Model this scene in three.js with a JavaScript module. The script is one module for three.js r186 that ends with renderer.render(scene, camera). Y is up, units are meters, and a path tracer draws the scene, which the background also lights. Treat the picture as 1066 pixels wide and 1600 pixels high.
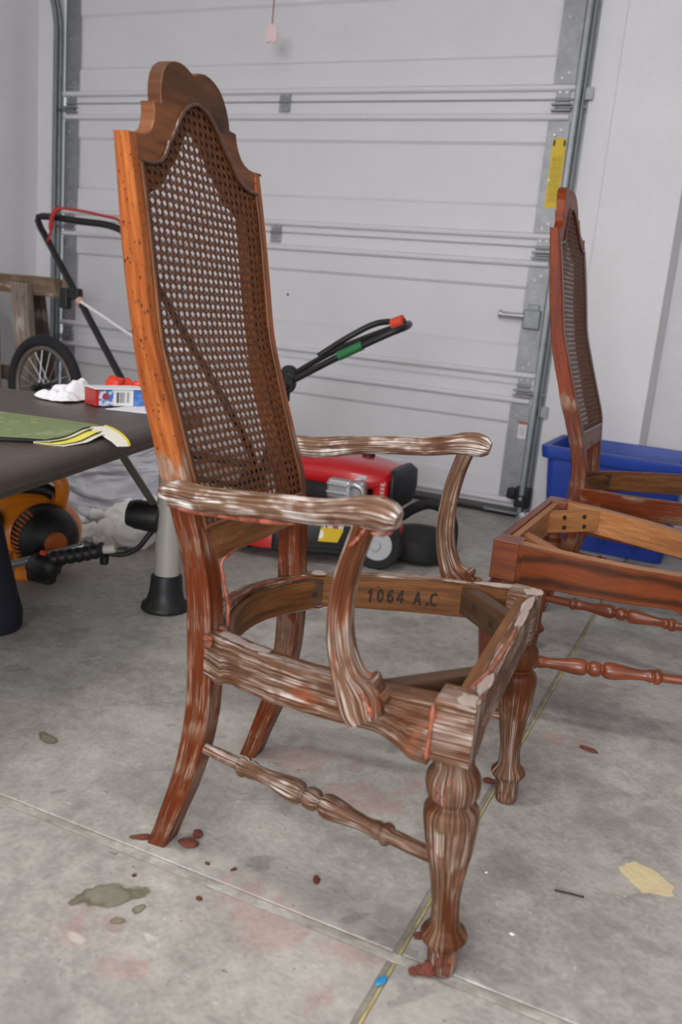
import * as THREE from 'three';
import { RoundedBoxGeometry } from 'three/addons/geometries/RoundedBoxGeometry.js';
import { mergeGeometries } from 'three/addons/utils/BufferGeometryUtils.js';
import { RectAreaLightUniformsLib } from 'three/addons/lights/RectAreaLightUniformsLib.js';

// ---------------------------------------------------------------- camera, light, exposure
RectAreaLightUniformsLib.init();
const scene = new THREE.Scene();
scene.background = new THREE.Color(0.85, 0.93, 1.0); // overcast daylight, seen through the rear window only
scene.backgroundIntensity = 2;
const V = (x, y, z) => new THREE.Vector3(x, y, z);
const camera = new THREE.PerspectiveCamera(60.5, 1066 / 1600, 0.05, 40);
camera.position.set(3.6419, 0.8977, 4.0621);
camera.up.set(-0.17538, 0.96923, -0.17275);
camera.lookAt(3.6419 - 0.39045, 0.8977 - 0.22958, 4.0621 - 0.89154);
camera.focus = 1.85;
camera.userData.fStop = 3.6;
scene.add(camera);
const renderer = new THREE.WebGLRenderer();
renderer.toneMapping = THREE.LinearToneMapping;
renderer.toneMappingExposure = 0.92;
renderer.shadowMap.enabled = true;

// ceiling lamps: [x, z, length along x, depth along z, brightness]
const LAMPS = [[2.75, 3.35, 1.22, 0.3, 22], [2.75, 5.6, 1.22, 0.3, 22]];
const CEIL = 2.78;
for (const [x, z, w, d, b] of LAMPS) {
  const l = new THREE.RectAreaLight(0xfffaf2, b, w, d);
  l.position.set(x, CEIL - 0.098, z); l.lookAt(x, 0, z); scene.add(l);
}

const WIN = [2.9, 4.9, 0.85, 2.25, 7.4]; // rear window: x0, x1, y0, y1, z of the wall
{ const l = new THREE.RectAreaLight(0xf8f8ff, 20, WIN[1] - WIN[0] - 0.1, WIN[3] - WIN[2] - 0.1); l.position.set((WIN[0] + WIN[1]) / 2, (WIN[2] + WIN[3]) / 2, WIN[4] - 0.03); l.lookAt(l.position.x, l.position.y, 0); scene.add(l); }

// ---------------------------------------------------------------- helpers
let seed = 7;
const rnd = () => { seed = (seed * 1664525 + 1013904223) >>> 0; return seed / 4294967296; };
const lerp = (a, b, t) => a + (b - a) * t;
const clamp = (x, a = 0, b = 1) => Math.min(b, Math.max(a, x));
const sm = (a, b, x) => { const t = clamp((x - a) / (b - a)); return t * t * (3 - 2 * t); };
function hash(x, y, s) { let h = (Math.imul(x, 374761393) + Math.imul(y, 668265263) + Math.imul(s, 2147483647 ^ 1274126177)) | 0; h = Math.imul(h ^ (h >>> 13), 1274126177); h ^= h >>> 16; return (h >>> 0) / 4294967296; }
// value noise; px, py > 0 make it repeat
function vn(x, y, s, px = 0, py = 0) {
  let x0 = Math.floor(x), y0 = Math.floor(y); const fx = x - x0, fy = y - y0;
  let x1 = x0 + 1, y1 = y0 + 1;
  if (px) { x0 = ((x0 % px) + px) % px; x1 = x1 % px; if (x1 < 0) x1 += px; }
  if (py) { y0 = ((y0 % py) + py) % py; y1 = y1 % py; if (y1 < 0) y1 += py; }
  const u = fx * fx * (3 - 2 * fx), v = fy * fy * (3 - 2 * fy);
  const a = hash(x0, y0, s), b = hash(x1, y0, s), c = hash(x0, y1, s), d = hash(x1, y1, s);
  return a + (b - a) * u + (c - a) * v + (a - b - c + d) * u * v;
}
function fbm(x, y, s, o = 4, px = 0, py = 0) { let a = 0, w = 0.5, n = 0; for (let i = 0; i < o; i++) { a += w * vn(x, y, s + i * 17, px, py); n += w; w *= 0.5; x *= 2; y *= 2; px *= 2; py *= 2; } return a / n; }
const used = {};
function nm(name) { const k = used[name]; used[name] = (k || 0) + 1; return k ? name + '_' + String(k).padStart(3, '0') : name; }
function mesh(name, geo, mat, parent = scene) {
  const m = new THREE.Mesh(geo, mat); m.name = parent === scene ? nm(name) : name;
  m.castShadow = m.receiveShadow = true; parent.add(m); return m;
}
function part(name, geo, mat, parent, label) { const m = mesh(nm(name), geo, mat, parent); if (label) m.userData.label = label; return m; }
function thing(name, label, category, pos = [0, 0, 0], ry = 0, group) {
  const g = new THREE.Group(); g.name = nm(name); g.position.set(...pos); g.rotation.y = ry;
  g.userData = { label, category }; if (group) g.userData.group = group; scene.add(g); return g;
}
function tag(o, label, category, group) { o.userData = { label, category }; if (group) o.userData.group = group; return o; }
function struct(o) { o.userData.kind = 'structure'; return o; }
function plain(g) { g = g.index ? g.toNonIndexed() : g; for (const k of Object.keys(g.attributes)) if (!['position', 'normal', 'uv'].includes(k)) g.deleteAttribute(k); return g; }
const join = (list) => mergeGeometries(list.map(plain));
// uv in metres; ax = axis of the grain (u)
function boxUV(g, ax = 'x', du = 0, dv = 0) {
  g = plain(g); const p = g.attributes.position, n = g.attributes.normal, uv = g.attributes.uv, i3 = { x: 0, y: 1, z: 2 }[ax];
  for (let t = 0; t < p.count; t += 3) {
    const N = [0, 0, 0]; for (let k = 0; k < 3; k++) { N[0] += n.getX(t + k); N[1] += n.getY(t + k); N[2] += n.getZ(t + k); }
    const A = N.map(Math.abs); let d = A[0] > A[1] ? (A[0] > A[2] ? 0 : 2) : (A[1] > A[2] ? 1 : 2);
    const others = [0, 1, 2].filter((q) => q !== d); let ua = others.includes(i3) ? i3 : others[0], va = others.find((q) => q !== ua);
    for (let k = 0; k < 3; k++) { const P = [p.getX(t + k), p.getY(t + k), p.getZ(t + k)]; uv.setXY(t + k, P[ua] + du, P[va] + dv + d * 0.137); }
  }
  return g;
}
function rbox(w, h, d, r = 0.003, x = 0, y = 0, z = 0, ax = 'x', seg = 2) {
  const g = new RoundedBoxGeometry(w, h, d, seg, Math.min(r, w / 2.01, h / 2.01, d / 2.01)); g.translate(x, y, z); return boxUV(g, ax, rnd(), rnd());
}
// surface through rings of points (arrays of [x,y,z]); each edge of the ring its own strip unless smooth
function loft(rings, o = {}) {
  const { smooth = false, caps = true, u0 = rnd(), v0 = rnd() } = o, n = rings[0].length, pos = [], uv = [], idx = [];
  const P = rings.map((r) => r.map((q) => V(...q)));
  const c = P.map((r) => r.reduce((a, b) => a.clone().add(b), V(0, 0, 0)).multiplyScalar(1 / n));
  let L = [0]; for (let i = 1; i < P.length; i++) L.push(L[i - 1] + c[i].distanceTo(c[i - 1]));
  const per = P.map((r) => { const a = [0]; for (let j = 0; j < n; j++) a.push(a[j] + r[j].distanceTo(r[(j + 1) % n])); return a; });
  const mean = []; for (let j = 0; j <= n; j++) mean.push(per.reduce((a, q) => a + q[j], 0) / per.length);
  const push = (p, u, v) => { pos.push(p.x, p.y, p.z); uv.push(u0 + u, v0 + v); return pos.length / 3 - 1; };
  if (smooth) {
    const base = 0; for (let i = 0; i < P.length; i++) for (let j = 0; j <= n; j++) push(P[i][j % n], L[i], mean[j]);
    for (let i = 0; i + 1 < P.length; i++) for (let j = 0; j < n; j++) { const a = i * (n + 1) + j, b = a + n + 1; idx.push(a, a + 1, b, a + 1, b + 1, b); }
  } else for (let j = 0; j < n; j++) {
    const s = pos.length / 3;
    for (let i = 0; i < P.length; i++) { push(P[i][j], L[i], mean[j]); push(P[i][(j + 1) % n], L[i], mean[j + 1]); }
    for (let i = 0; i + 1 < P.length; i++) { const a = s + 2 * i; idx.push(a, a + 1, a + 2, a + 1, a + 3, a + 2); }
  }
  let g = new THREE.BufferGeometry(); g.setAttribute('position', new THREE.Float32BufferAttribute(pos, 3)); g.setAttribute('uv', new THREE.Float32BufferAttribute(uv, 2)); g.setIndex(idx); g.computeVertexNormals();
  if (smooth) { // weld the seam's normals
    const N = g.attributes.normal; for (let i = 0; i < P.length; i++) { const a = i * (n + 1), b = a + n, q = V(N.getX(a) + N.getX(b), N.getY(a) + N.getY(b), N.getZ(a) + N.getZ(b)).normalize(); N.setXYZ(a, q.x, q.y, q.z); N.setXYZ(b, q.x, q.y, q.z); }
  }
  const parts = [g];
  if (caps) for (const e of [0, P.length - 1]) {
    const r = P[e], cp = [], cu = [], cc = c[e];
    for (let j = 0; j < n; j++) { const t = e ? [cc, r[j], r[(j + 1) % n]] : [cc, r[(j + 1) % n], r[j]]; for (const q of t) { cp.push(q.x, q.y, q.z); cu.push(u0 + q.distanceTo(cc), v0 + q.y + q.z); } }
    const k = new THREE.BufferGeometry(); k.setAttribute('position', new THREE.Float32BufferAttribute(cp, 3)); k.setAttribute('uv', new THREE.Float32BufferAttribute(cu, 2)); k.computeVertexNormals(); parts.push(k);
  }
  g = join(parts);
  // outward check by signed volume
  const p = g.attributes.position; let vol = 0; const a = V(0, 0, 0), b = V(0, 0, 0), d = V(0, 0, 0);
  for (let i = 0; i < p.count; i += 3) { a.fromBufferAttribute(p, i); b.fromBufferAttribute(p, i + 1); d.fromBufferAttribute(p, i + 2); vol += a.dot(b.cross(d)); }
  if (vol < 0) { const N = g.attributes.normal, U = g.attributes.uv; for (let i = 0; i < p.count; i += 3) for (const A of [p, N, U]) { const s = A.itemSize; for (let k = 0; k < s; k++) { const t = A.array[(i + 1) * s + k]; A.array[(i + 1) * s + k] = A.array[(i + 2) * s + k]; A.array[(i + 2) * s + k] = t; } } for (let i = 0; i < N.array.length; i++) N.array[i] *= -1; }
  return g;
}
const spl = (pts, n, closed = false) => new THREE.CatmullRomCurve3(pts.map((p) => V(...p)), closed, 'centripetal').getSpacedPoints(n);
// tube along points with round section; r number or function of t
function tube(pts, r, seg = 24, rad = 8, o = {}) {
  const C = o.straight ? pts.map((p) => V(...p)) : spl(pts, seg), rings = []; let side = null;
  for (let i = 0; i < C.length; i++) {
    const T = C[Math.min(i + 1, C.length - 1)].clone().sub(C[Math.max(i - 1, 0)]).normalize();
    if (!side) side = Math.abs(T.y) < 0.9 ? V(0, 1, 0).cross(T).normalize() : V(1, 0, 0).cross(T).normalize();
    side = side.sub(T.clone().multiplyScalar(side.dot(T))).normalize(); const up = T.clone().cross(side);
    const t = i / (C.length - 1), R = typeof r === 'function' ? r(t) : r, ring = [];
    for (let j = 0; j < rad; j++) { const a = j / rad * Math.PI * 2, q = C[i].clone().addScaledVector(side, Math.cos(a) * R * (o.sx || 1)).addScaledVector(up, Math.sin(a) * R * (o.sy || 1)); ring.push([q.x, q.y, q.z]); }
    rings.push(ring);
  }
  return loft(rings, { smooth: rad > 5, ...o });
}
// lathe along a straight axis from A to B; profile of [t, r]
function turned(A, B, prof, rad = 20, o = {}) {
  const a = V(...A), b = V(...B), T = b.clone().sub(a).normalize(), s = (Math.abs(T.y) < 0.9 ? V(0, 1, 0) : V(1, 0, 0)).cross(T).normalize(), up = T.clone().cross(s), L = a.distanceTo(b);
  return loft(prof.map(([t, r]) => { const c = a.clone().addScaledVector(T, t * L), q = []; for (let j = 0; j < rad; j++) { const th = j / rad * 2 * Math.PI, w = r * (1 + (o.flute || 0) * Math.cos(th * 8)); const p = c.clone().addScaledVector(s, Math.cos(th) * w).addScaledVector(up, Math.sin(th) * w); q.push([p.x, p.y, p.z]); } return q; }), { smooth: true, ...o });
}
function smoothProf(pr, k = 4) { const c = new THREE.CatmullRomCurve3(pr.map(([t, r]) => V(t, r, 0)), false, 'catmullrom', 0.5).getPoints((pr.length - 1) * k); return c.map((p) => [p.x, Math.max(0.0005, p.y)]); }
const cyl = (r, h, x, y, z, ax = 'y', rad = 20, r2 = r) => { const e = { x: [h / 2, 0, 0], y: [0, h / 2, 0], z: [0, 0, h / 2] }[ax]; return turned([x - e[0], y - e[1], z - e[2]], [x + e[0], y + e[1], z + e[2]], [[0, r * 0.93], [Math.min(0.2, 0.07 * r / h), r], [1 - Math.min(0.2, 0.07 * r2 / h), r2], [1, r2 * 0.93]], rad); };
function extrude(pts, depth, bevel = 0.002, o = {}) { const s = new THREE.Shape(pts.map((p) => new THREE.Vector2(...p))); for (const h of o.holes || []) s.holes.push(new THREE.Path(h.map((p) => new THREE.Vector2(...p)))); return plain(new THREE.ExtrudeGeometry(s, { depth: depth - 2 * bevel, bevelEnabled: bevel > 0, bevelThickness: bevel, bevelSize: bevel, bevelOffset: -bevel, bevelSegments: 2, curveSegments: 10, steps: o.steps || 1 })).translate(0, 0, bevel); }
const mv = (g, x, y, z) => g.translate(x, y, z);
function bumpy(g, amp, fr, s) { // displaced blob
  const p = g.attributes.position; for (let i = 0; i < p.count; i++) { const q = V(p.getX(i), p.getY(i), p.getZ(i)), l = q.length() || 1, d = 1 + amp * (fbm(q.x / l * fr + 9, q.y / l * fr + q.z / l * fr * 0.7 + 9, s, 3) - 0.5) * 2; p.setXYZ(i, q.x * d, q.y * d, q.z * d); } g.computeVertexNormals(); return g;
}
const ico = (r, d = 2) => { const g = new THREE.SphereGeometry(r, 8 * d, 6 * d); return g; };
const blob = (x, y, z, rx, ry, rz, amp = 0.3, s = 1, d = 2) => plain(bumpy(ico(1, d), amp, 2.2, s).scale(rx, ry, rz).translate(x, y, z));

// ---------------------------------------------------------------- textures
function tex(w, h, su, sv, fn, o = {}) { // fn(s, t, out) with s, t in 0..1: out = r g b (0..255 sRGB), height 0..1, roughness 0..1
  const c = new Uint8Array(w * h * 4), b = new Uint8Array(w * h * 4), out = [0, 0, 0, 0.5, 0.6];
  for (let j = 0; j < h; j++) for (let i = 0; i < w; i++) {
    fn((i + 0.5) / w, (j + 0.5) / h, out); const k = (j * w + i) * 4;
    c[k] = clamp(out[0], 0, 255); c[k + 1] = clamp(out[1], 0, 255); c[k + 2] = clamp(out[2], 0, 255); c[k + 3] = 255;
    b[k] = clamp(out[3]) * 255; b[k + 1] = clamp(out[4]) * 255; b[k + 2] = 0; b[k + 3] = 255;
  }
  const mk = (d, srgb) => { const t = new THREE.DataTexture(d, w, h, THREE.RGBAFormat); t.wrapS = t.wrapT = o.mirror ? THREE.MirroredRepeatWrapping : THREE.RepeatWrapping; t.magFilter = THREE.LinearFilter; t.minFilter = THREE.LinearMipmapLinearFilter; t.generateMipmaps = true; if (srgb) t.colorSpace = THREE.SRGBColorSpace; t.repeat.set(1 / su, 1 / sv); if (o.off) t.offset.set(...o.off); t.needsUpdate = true; return t; };
  return { map: mk(c, true), aux: o.colorOnly ? null : mk(b, false) };
}
function texMat(T, o = {}) { return new THREE.MeshPhysicalMaterial({ map: T.map, bumpMap: T.aux, bumpScale: o.bump ?? 0.001, roughnessMap: T.aux && !o.rough ? T.aux : null, roughness: o.rough ?? 1, clearcoat: o.coat || 0, clearcoatRoughness: o.coatRough ?? 0.3, metalness: o.metal || 0, specularIntensity: o.spec ?? 1, ...(o.extra || {}) }); }
const mat = (hex, rough = 0.6, metal = 0, o = {}) => new THREE.MeshPhysicalMaterial({ color: hex, roughness: rough, metalness: metal, ...o });
const mixc = (a, b, t, o) => { o[0] = lerp(a[0], b[0], t); o[1] = lerp(a[1], b[1], t); o[2] = lerp(a[2], b[2], t); };

// wood being stripped: dark stain, bare grain, pale scraped film in streaks, pink softened finish
const DARK = [58, 28, 12], MID = [102, 54, 24], BARE = [106, 78, 58], FILM = [206, 196, 188], PINK = [150, 82, 54];
function stripped(level, s0, o = {}) {
  const su = o.su || 0.5, sv = o.sv || 0.25, w = o.w || 768, h = o.h || 1024;
  return tex(w, h, su, sv, (s, t, q) => {
    const wob = t + 0.003 * (vn(s * 4, t * 6, s0 + 31, 4, 6) - 0.5), g1 = vn(s * 5, wob * 90, s0, 5, 90), g2 = vn(s * 7, wob * 230, s0 + 3, 7, 230), g3 = vn(s * 16, wob * 400, s0 + 5, 16, 400);
    const p = fbm(s * 5, t * 4, s0 + 9, 4, 5, 4), p2 = fbm(s * 7, t * 6, s0 + 21, 3, 7, 6);
    const lv = typeof level === 'function' ? level(s * su, t * sv) : level;
    const m = sm(0.5 - 0.1, 0.5 + 0.12, p + (g2 - 0.5) * 0.28 + (lv - 0.5) * 0.62);
    const patch = fbm(s * 16, t * 13, s0 + 41, 3, 16, 13), streak = sm(0.42, 0.72, g2 * 0.45 + g3 * 0.55) * (0.3 + 0.7 * sm(0.36, 0.56, patch)) + (o.cover || 0) * sm(0.5, 0.66, patch);
    const st = o.dark || DARK, md = o.mid || MID;
    mixc(st, md, clamp(0.12 + g1 * 0.5 + g3 * 0.2 + (p2 - 0.4) * 0.5), q);
    const br = sm(0.48, 0.66, p2); mixc(q, BARE, m * (0.55 + 0.35 * g1), q);
    mixc(q, FILM, m * streak * ((o.white ?? 0.4) + 0.4 * sm(0.4, 0.6, p2)), q);
    mixc(q, [58, 38, 28], m * sm(0.5, 0.75, 1 - (g2 * 0.45 + g3 * 0.55)) * (o.lines ?? 0.75), q);
    const pk = sm(0.6, 0.7, p2) * sm(0.15, 0.5, m) * (1 - sm(0.75, 1, m)); mixc(q, PINK, pk * 0.75, q);
    q[3] = 0.35 + 0.35 * streak * m + 0.2 * (g3 - 0.5) + pk * 0.2; q[4] = lerp(0.38, 0.62, m);
  });
}
// finished golden wood with dark distress flecks
function golden(a, b, s0, fleck = 1, o = {}) {
  const flecks = []; let sd = s0 * 97 + 5; const r = () => (sd = (sd * 1664525 + 1013904223) >>> 0) / 4294967296;
  const su = o.su || 0.5, sv = o.sv || 0.25, w = 1024, h = 512, grid = {};
  for (let i = 0; i < 420 * fleck; i++) { const f = [r(), r(), 0.0005 + r() * r() * 0.0016]; const k = Math.floor(f[0] * 64) + ',' + Math.floor(f[1] * 32); (grid[k] = grid[k] || []).push(f); }
  return tex(w, h, su, sv, (s, t, q) => {
    const g1 = fbm(s * 4, t * 26, s0, 3, 4, 26), g2 = vn(s * 24, t * 180, s0 + 4, 24, 180), p = fbm(s * 3, t * 3, s0 + 8, 3, 3, 3);
    mixc(a, b, clamp((g1 - 0.25) * 1.6), q); const k = 0.86 + 0.2 * g2 + 0.12 * (p - 0.5); q[0] *= k; q[1] *= k; q[2] *= k;
    let f = 0; const ci = Math.floor(s * 64), cj = Math.floor(t * 32);
    for (let i = -1; i < 2; i++) for (let j = -1; j < 2; j++) for (const z of grid[((ci + i + 64) % 64) + ',' + ((cj + j + 32) % 32)] || []) { const dx = (s - z[0]) * su * 0.6, dy = (t - z[1]) * sv; if (dx * dx + dy * dy < z[2] * z[2]) f = 1; }
    if (f) mixc(q, [38, 18, 8], 0.85, q);
    q[3] = 0.5 + 0.2 * (g2 - 0.5) - f * 0.4; q[4] = 0.36 + 0.1 * g2;
  });
}
function figured(a, b, s0, o = {}) { // broad cathedral grain
  return tex(1024, 512, o.su || 0.55, o.sv || 0.27, (s, t, q) => {
    const x = (s - (o.uc ?? 0.5)) * 0.5, y = t * 0.9 + (o.vo ?? 0.35), d = Math.hypot(x * (o.st || 0.6), y) * (o.fr || 46) + fbm(s * 5, t * 5, s0, 3, 5, 5) * 3.2;
    const r = Math.pow(0.5 + 0.5 * Math.sin(d), 3), g2 = vn(s * 30, t * 200, s0 + 4, 30, 200);
    mixc(a, b, r * 0.8 + (g2 - 0.5) * 0.3, q); q[3] = 0.5 + 0.1 * (g2 - 0.5); q[4] = o.rough ?? 0.34;
  });
}

// ---------------------------------------------------------------- the room
const paint = (r, g, b, s0, rough = 0.75) => texMat(tex(512, 512, 1.2, 1.2, (s, t, q) => {
  const n = fbm(s * 60, t * 60, s0, 3, 60, 60), m = fbm(s * 4, t * 4, s0 + 3, 3, 4, 4); const k = 0.985 + 0.03 * (m - 0.5) + 0.02 * (n - 0.5);
  q[0] = r * k; q[1] = g * k; q[2] = b * k; q[3] = n; q[4] = rough;
}), { bump: 0.0008 });
const M = {};
M.wall = paint(228, 227, 228, 31);
M.ceil = paint(232, 231, 230, 33);
// concrete: the marks stand where the photograph shows them
const ell = (x, z, cx, cz, rx, rz, rot, n) => { const c = Math.cos(rot), s = Math.sin(rot), dx = x - cx, dz = z - cz, a = (dx * c + dz * s) / rx, b = (-dx * s + dz * c) / rz; return Math.sqrt(a * a + b * b) + (n - 0.5) * 0.9; };
function concrete(x, z, q) {
  const n1 = fbm(x * 2.1 + 40, z * 2.1 + 40, 51, 5), n2 = fbm(x * 11 + 7, z * 11 + 3, 53, 4), n3 = vn(x * 160, z * 160, 55), n4 = fbm(x * 45, z * 45, 57, 3), n5 = fbm(x * 5.3 + 3, z * 5.3 + 11, 59, 4);
  const k = 1 + (n1 - 0.5) * 0.2 + (n2 - 0.5) * 0.2 + (n4 - 0.5) * 0.2 + (n3 - 0.5) * 0.1;
  q[0] = 159 * k; q[1] = 156 * k; q[2] = 150 * k; q[3] = 0.5 + 0.3 * (n4 - 0.5) + 0.3 * (n3 - 0.5); q[4] = 0.62 + 0.25 * (n2 - 0.5);
  mixc(q, [198, 194, 186], sm(0.55, 0.75, n5) * 0.35, q);                                            // pale laitance
  mixc(q, [112, 112, 108], sm(0.62, 0.75, fbm(x * 7 + 31, z * 7 + 17, 61, 4)) * 0.3, q);              // old dirt
  const scuff = sm(0.7, 0.8, fbm(x * 30 + z * 22, z * 9 - x * 7, 63, 3)) * sm(0.5, 0.62, n5); mixc(q, [104, 102, 100], scuff * 0.3, q);
  // reddish smears of stripper
  const pk = [[3.08, 2.62, 0.22, 0.1], [3.1, 3.05, 0.14, 0.07], [3.27, 3.03, 0.05, 0.035], [3.0, 3.2, 0.12, 0.05], [2.93, 2.6, 0.16, 0.05], [3.3, 3.2, 0.05, 0.1], [3.42, 2.2, 0.05, 0.04]];
  let pm = 0; for (const [a, b, rx, rz] of pk) { const d = ((x - a) / rx) ** 2 + ((z - b) / rz) ** 2; if (d < 1.6) pm = Math.max(pm, (1.6 - d) * sm(0.42, 0.72, fbm(x * 26, z * 18, 67, 3))); }
  mixc(q, [166, 118, 110], Math.min(0.3, pm * 0.3), q);
  const sp = vn(x * 95 + 5, z * 95 + 9, 71); if (sp > 0.955) mixc(q, [226, 224, 220], (sp - 0.955) * 20 * 0.7, q); if (sp < 0.03) mixc(q, [92, 88, 82], 0.55, q);
  const nn = fbm(x * 40, z * 40, 73, 3);
  for (const [cx, cz, rx, rz, rot] of [[2.907, 3.128, 0.056, 0.024, -0.72], [2.955, 3.162, 0.011, 0.008, -0.5], [2.965, 3.128, 0.009, 0.013, 0.2], [2.5, 2.815, 0.03, 0.014, 0.3]]) {
    const d = ell(x, z, cx, cz, rx, rz, rot, nn); if (d < 1.05) { mixc(q, [104, 98, 78], sm(1.05, 0.9, d) * (0.55 + 0.4 * sm(0.6, 0.95, d + (nn - 0.5) * 0.6)), q); q[4] = 0.45; }
  }
  const d = ell(x, z, 3.64, 2.632, 0.043, 0.034, 0.3, nn); if (d < 1.05) mixc(q, [214, 196, 150], sm(1.05, 0.96, d) * (0.75 + 0.25 * n4), q);
  for (const [cx, cz, rx, rz, rot] of [[3.02, 3.17, 0.02, 0.006, 0.4], [2.93, 3.22, 0.016, 0.009, 0.2], [3.37, 2.98, 0.06, 0.03, 0.5], [3.45, 3.02, 0.05, 0.02, 0.3], [3.17, 2.66, 0.016, 0.01, 0]]) { const e = ell(x, z, cx, cz, rx, rz, rot, nn); if (e < 1) mixc(q, [212, 208, 200], sm(1, 0.6, e) * 0.55 * sm(0.35, 0.6, n4), q); }
  if (Math.abs(z - 2.213 - (x - 3.474) * 0.1) < 0.004 && Math.abs(x - 3.474) < 0.02) mixc(q, [88, 70, 62], 0.6, q);
}
const XL = -0.24, XR = 5, ZB = 7.4, ZF = -0.42, JX = 3.334, JZ = 3.014;
const floor = new THREE.Group(); floor.name = 'floor'; struct(floor); scene.add(floor);
{
  const slabs = [[XL, JX, JZ, ZB, [2.3, 3.334, 3.014, 3.9], 1536, 1536], [XL, JX, ZF, JZ, [1.2, 3.334, 0, 3.014], 2048, 2048], [JX, XR, JZ, ZB, [3.334, 4.2, 3.014, 3.8], 1280, 1280], [JX, XR, ZF, JZ, [3.334, 4.3, 0.3, 3.014], 1024, 2048]];
  for (const [x0, x1, z0, z1, [a, b, c, d], w, h] of slabs) {
    const T = tex(w, h, 1, 1, (s, t, q) => concrete(lerp(a, b, s), lerp(c, d, t), q), { mirror: true });
    const g0 = x0 === XL ? x0 : x0 + 0.006, g1 = x1 === XR ? x1 : x1 - 0.008, h0 = z0 === ZF ? z0 : z0 + 0.017, h1 = z1 === ZB ? z1 : z1 - 0.004;
    const g = new RoundedBoxGeometry(g1 - g0, 0.12, h1 - h0, 2, 0.002); g.translate((g0 + g1) / 2, -0.06, (h0 + h1) / 2);
    const p = plain(g), P = p.attributes.position, U = p.attributes.uv; for (let i = 0; i < P.count; i++) U.setXY(i, (P.getX(i) - a) / (b - a), (P.getZ(i) - c) / (d - c));
    part('slab', p, texMat(T, { bump: 0.0016 }), floor);
  }
  const fill = (r, g, b, s0) => texMat(tex(512, 256, 0.5, 0.25, (s, t, q) => { const n = fbm(s * 40, t * 20, s0, 4, 40, 20), m = fbm(s * 8, t * 4, s0 + 4, 3, 8, 4), k = 0.82 + 0.36 * n; q[0] = r * k; q[1] = g * k; q[2] = b * k; mixc(q, [110, 106, 98], sm(0.5, 0.75, m) * 0.4, q); q[3] = n; q[4] = 0.8; }), { bump: 0.0015 });
  M.filler = fill(170, 166, 157, 81); M.sealant = fill(172, 160, 112, 83); M.groove = fill(138, 134, 124, 85);
  part('joint_filler', rbox(XR - XL, 0.03, 0.02, 0.003, (XL + XR) / 2, -0.0162, JZ + 0.0062), M.filler, floor, 'grey mortar filling a floor joint');
  part('joint_filler', join([rbox(0.0055, 0.03, ZB - ZF, 0.002, JX + 0.0025, -0.0165, (ZB + ZF) / 2, 'z')]), M.sealant, floor, 'yellowish sealant filling a floor joint');
  part('joint_filler', rbox(0.009, 0.03, ZB - ZF, 0.002, JX - 0.0045, -0.0172, (ZB + ZF) / 2, 'z'), M.groove, floor, 'dark grit beside the sealant');
}
const wallBox = (name, x0, x1, y0, y1, z0, z1, m = M.wall) => struct(mesh(name, rbox(x1 - x0, y1 - y0, z1 - z0, 0.004, (x0 + x1) / 2, (y0 + y1) / 2, (z0 + z1) / 2), m));
wallBox('wall_left', XL - 0.12, XL, 0, CEIL, ZF, ZB);
wallBox('wall_back', XL, WIN[0], 0, CEIL, ZB, ZB + 0.12);
wallBox('wall_back', WIN[1], XR, 0, CEIL, ZB, ZB + 0.12);
wallBox('wall_back', WIN[0], WIN[1], 0, WIN[2], ZB, ZB + 0.12);
wallBox('wall_back', WIN[0], WIN[1], WIN[3], CEIL, ZB, ZB + 0.12);
{
  const w = new THREE.Group(); w.name = 'window_1'; struct(w); scene.add(w);
  const [a, b, c, d] = WIN, fm = mat(0xe6e6e4, 0.5), z = ZB + 0.06;
  for (const [x0, x1, y0, y1] of [[a, b, c, c + 0.05], [a, b, d - 0.05, d], [a, a + 0.05, c, d], [b - 0.05, b, c, d], [(a + b) / 2 - 0.025, (a + b) / 2 + 0.025, c, d]]) part('window_frame', rbox(x1 - x0, y1 - y0, 0.06, 0.004, (x0 + x1) / 2, (y0 + y1) / 2, z), fm, w);
  for (const [x0, x1] of [[a, (a + b) / 2], [(a + b) / 2, b]]) { const g = new THREE.PlaneGeometry(x1 - x0 - 0.06, d - c - 0.08); g.translate((x0 + x1) / 2, (c + d) / 2, z); part('pane', g, new THREE.MeshPhysicalMaterial({ color: 0xffffff, roughness: 0.02, transmission: 1, thickness: 0 }), w); }
}
wallBox('wall_right', XR, XR + 0.12, 0, CEIL, ZF, ZB);
wallBox('ceiling', XL - 0.12, XR + 0.12, CEIL, CEIL + 0.12, ZF - 0.1, ZB + 0.12, M.ceil);
wallBox('wall_front_left', XL, -0.05, 0, CEIL, -0.2, -0.03);
wallBox('wall_front_right', 2.94, 3.266, 0, CEIL, ZF, 0.012);
wallBox('wall_front_top', -0.05, 2.94, 2.47, CEIL, -0.2, -0.03);
wallBox('wall_front_recess', 3.266, XR, 0, CEIL, ZF - 0.12, ZF + 0.1);
wallBox('trim_1', 2.83, 2.94, 0, 2.47, -0.2, -0.002);

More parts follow.
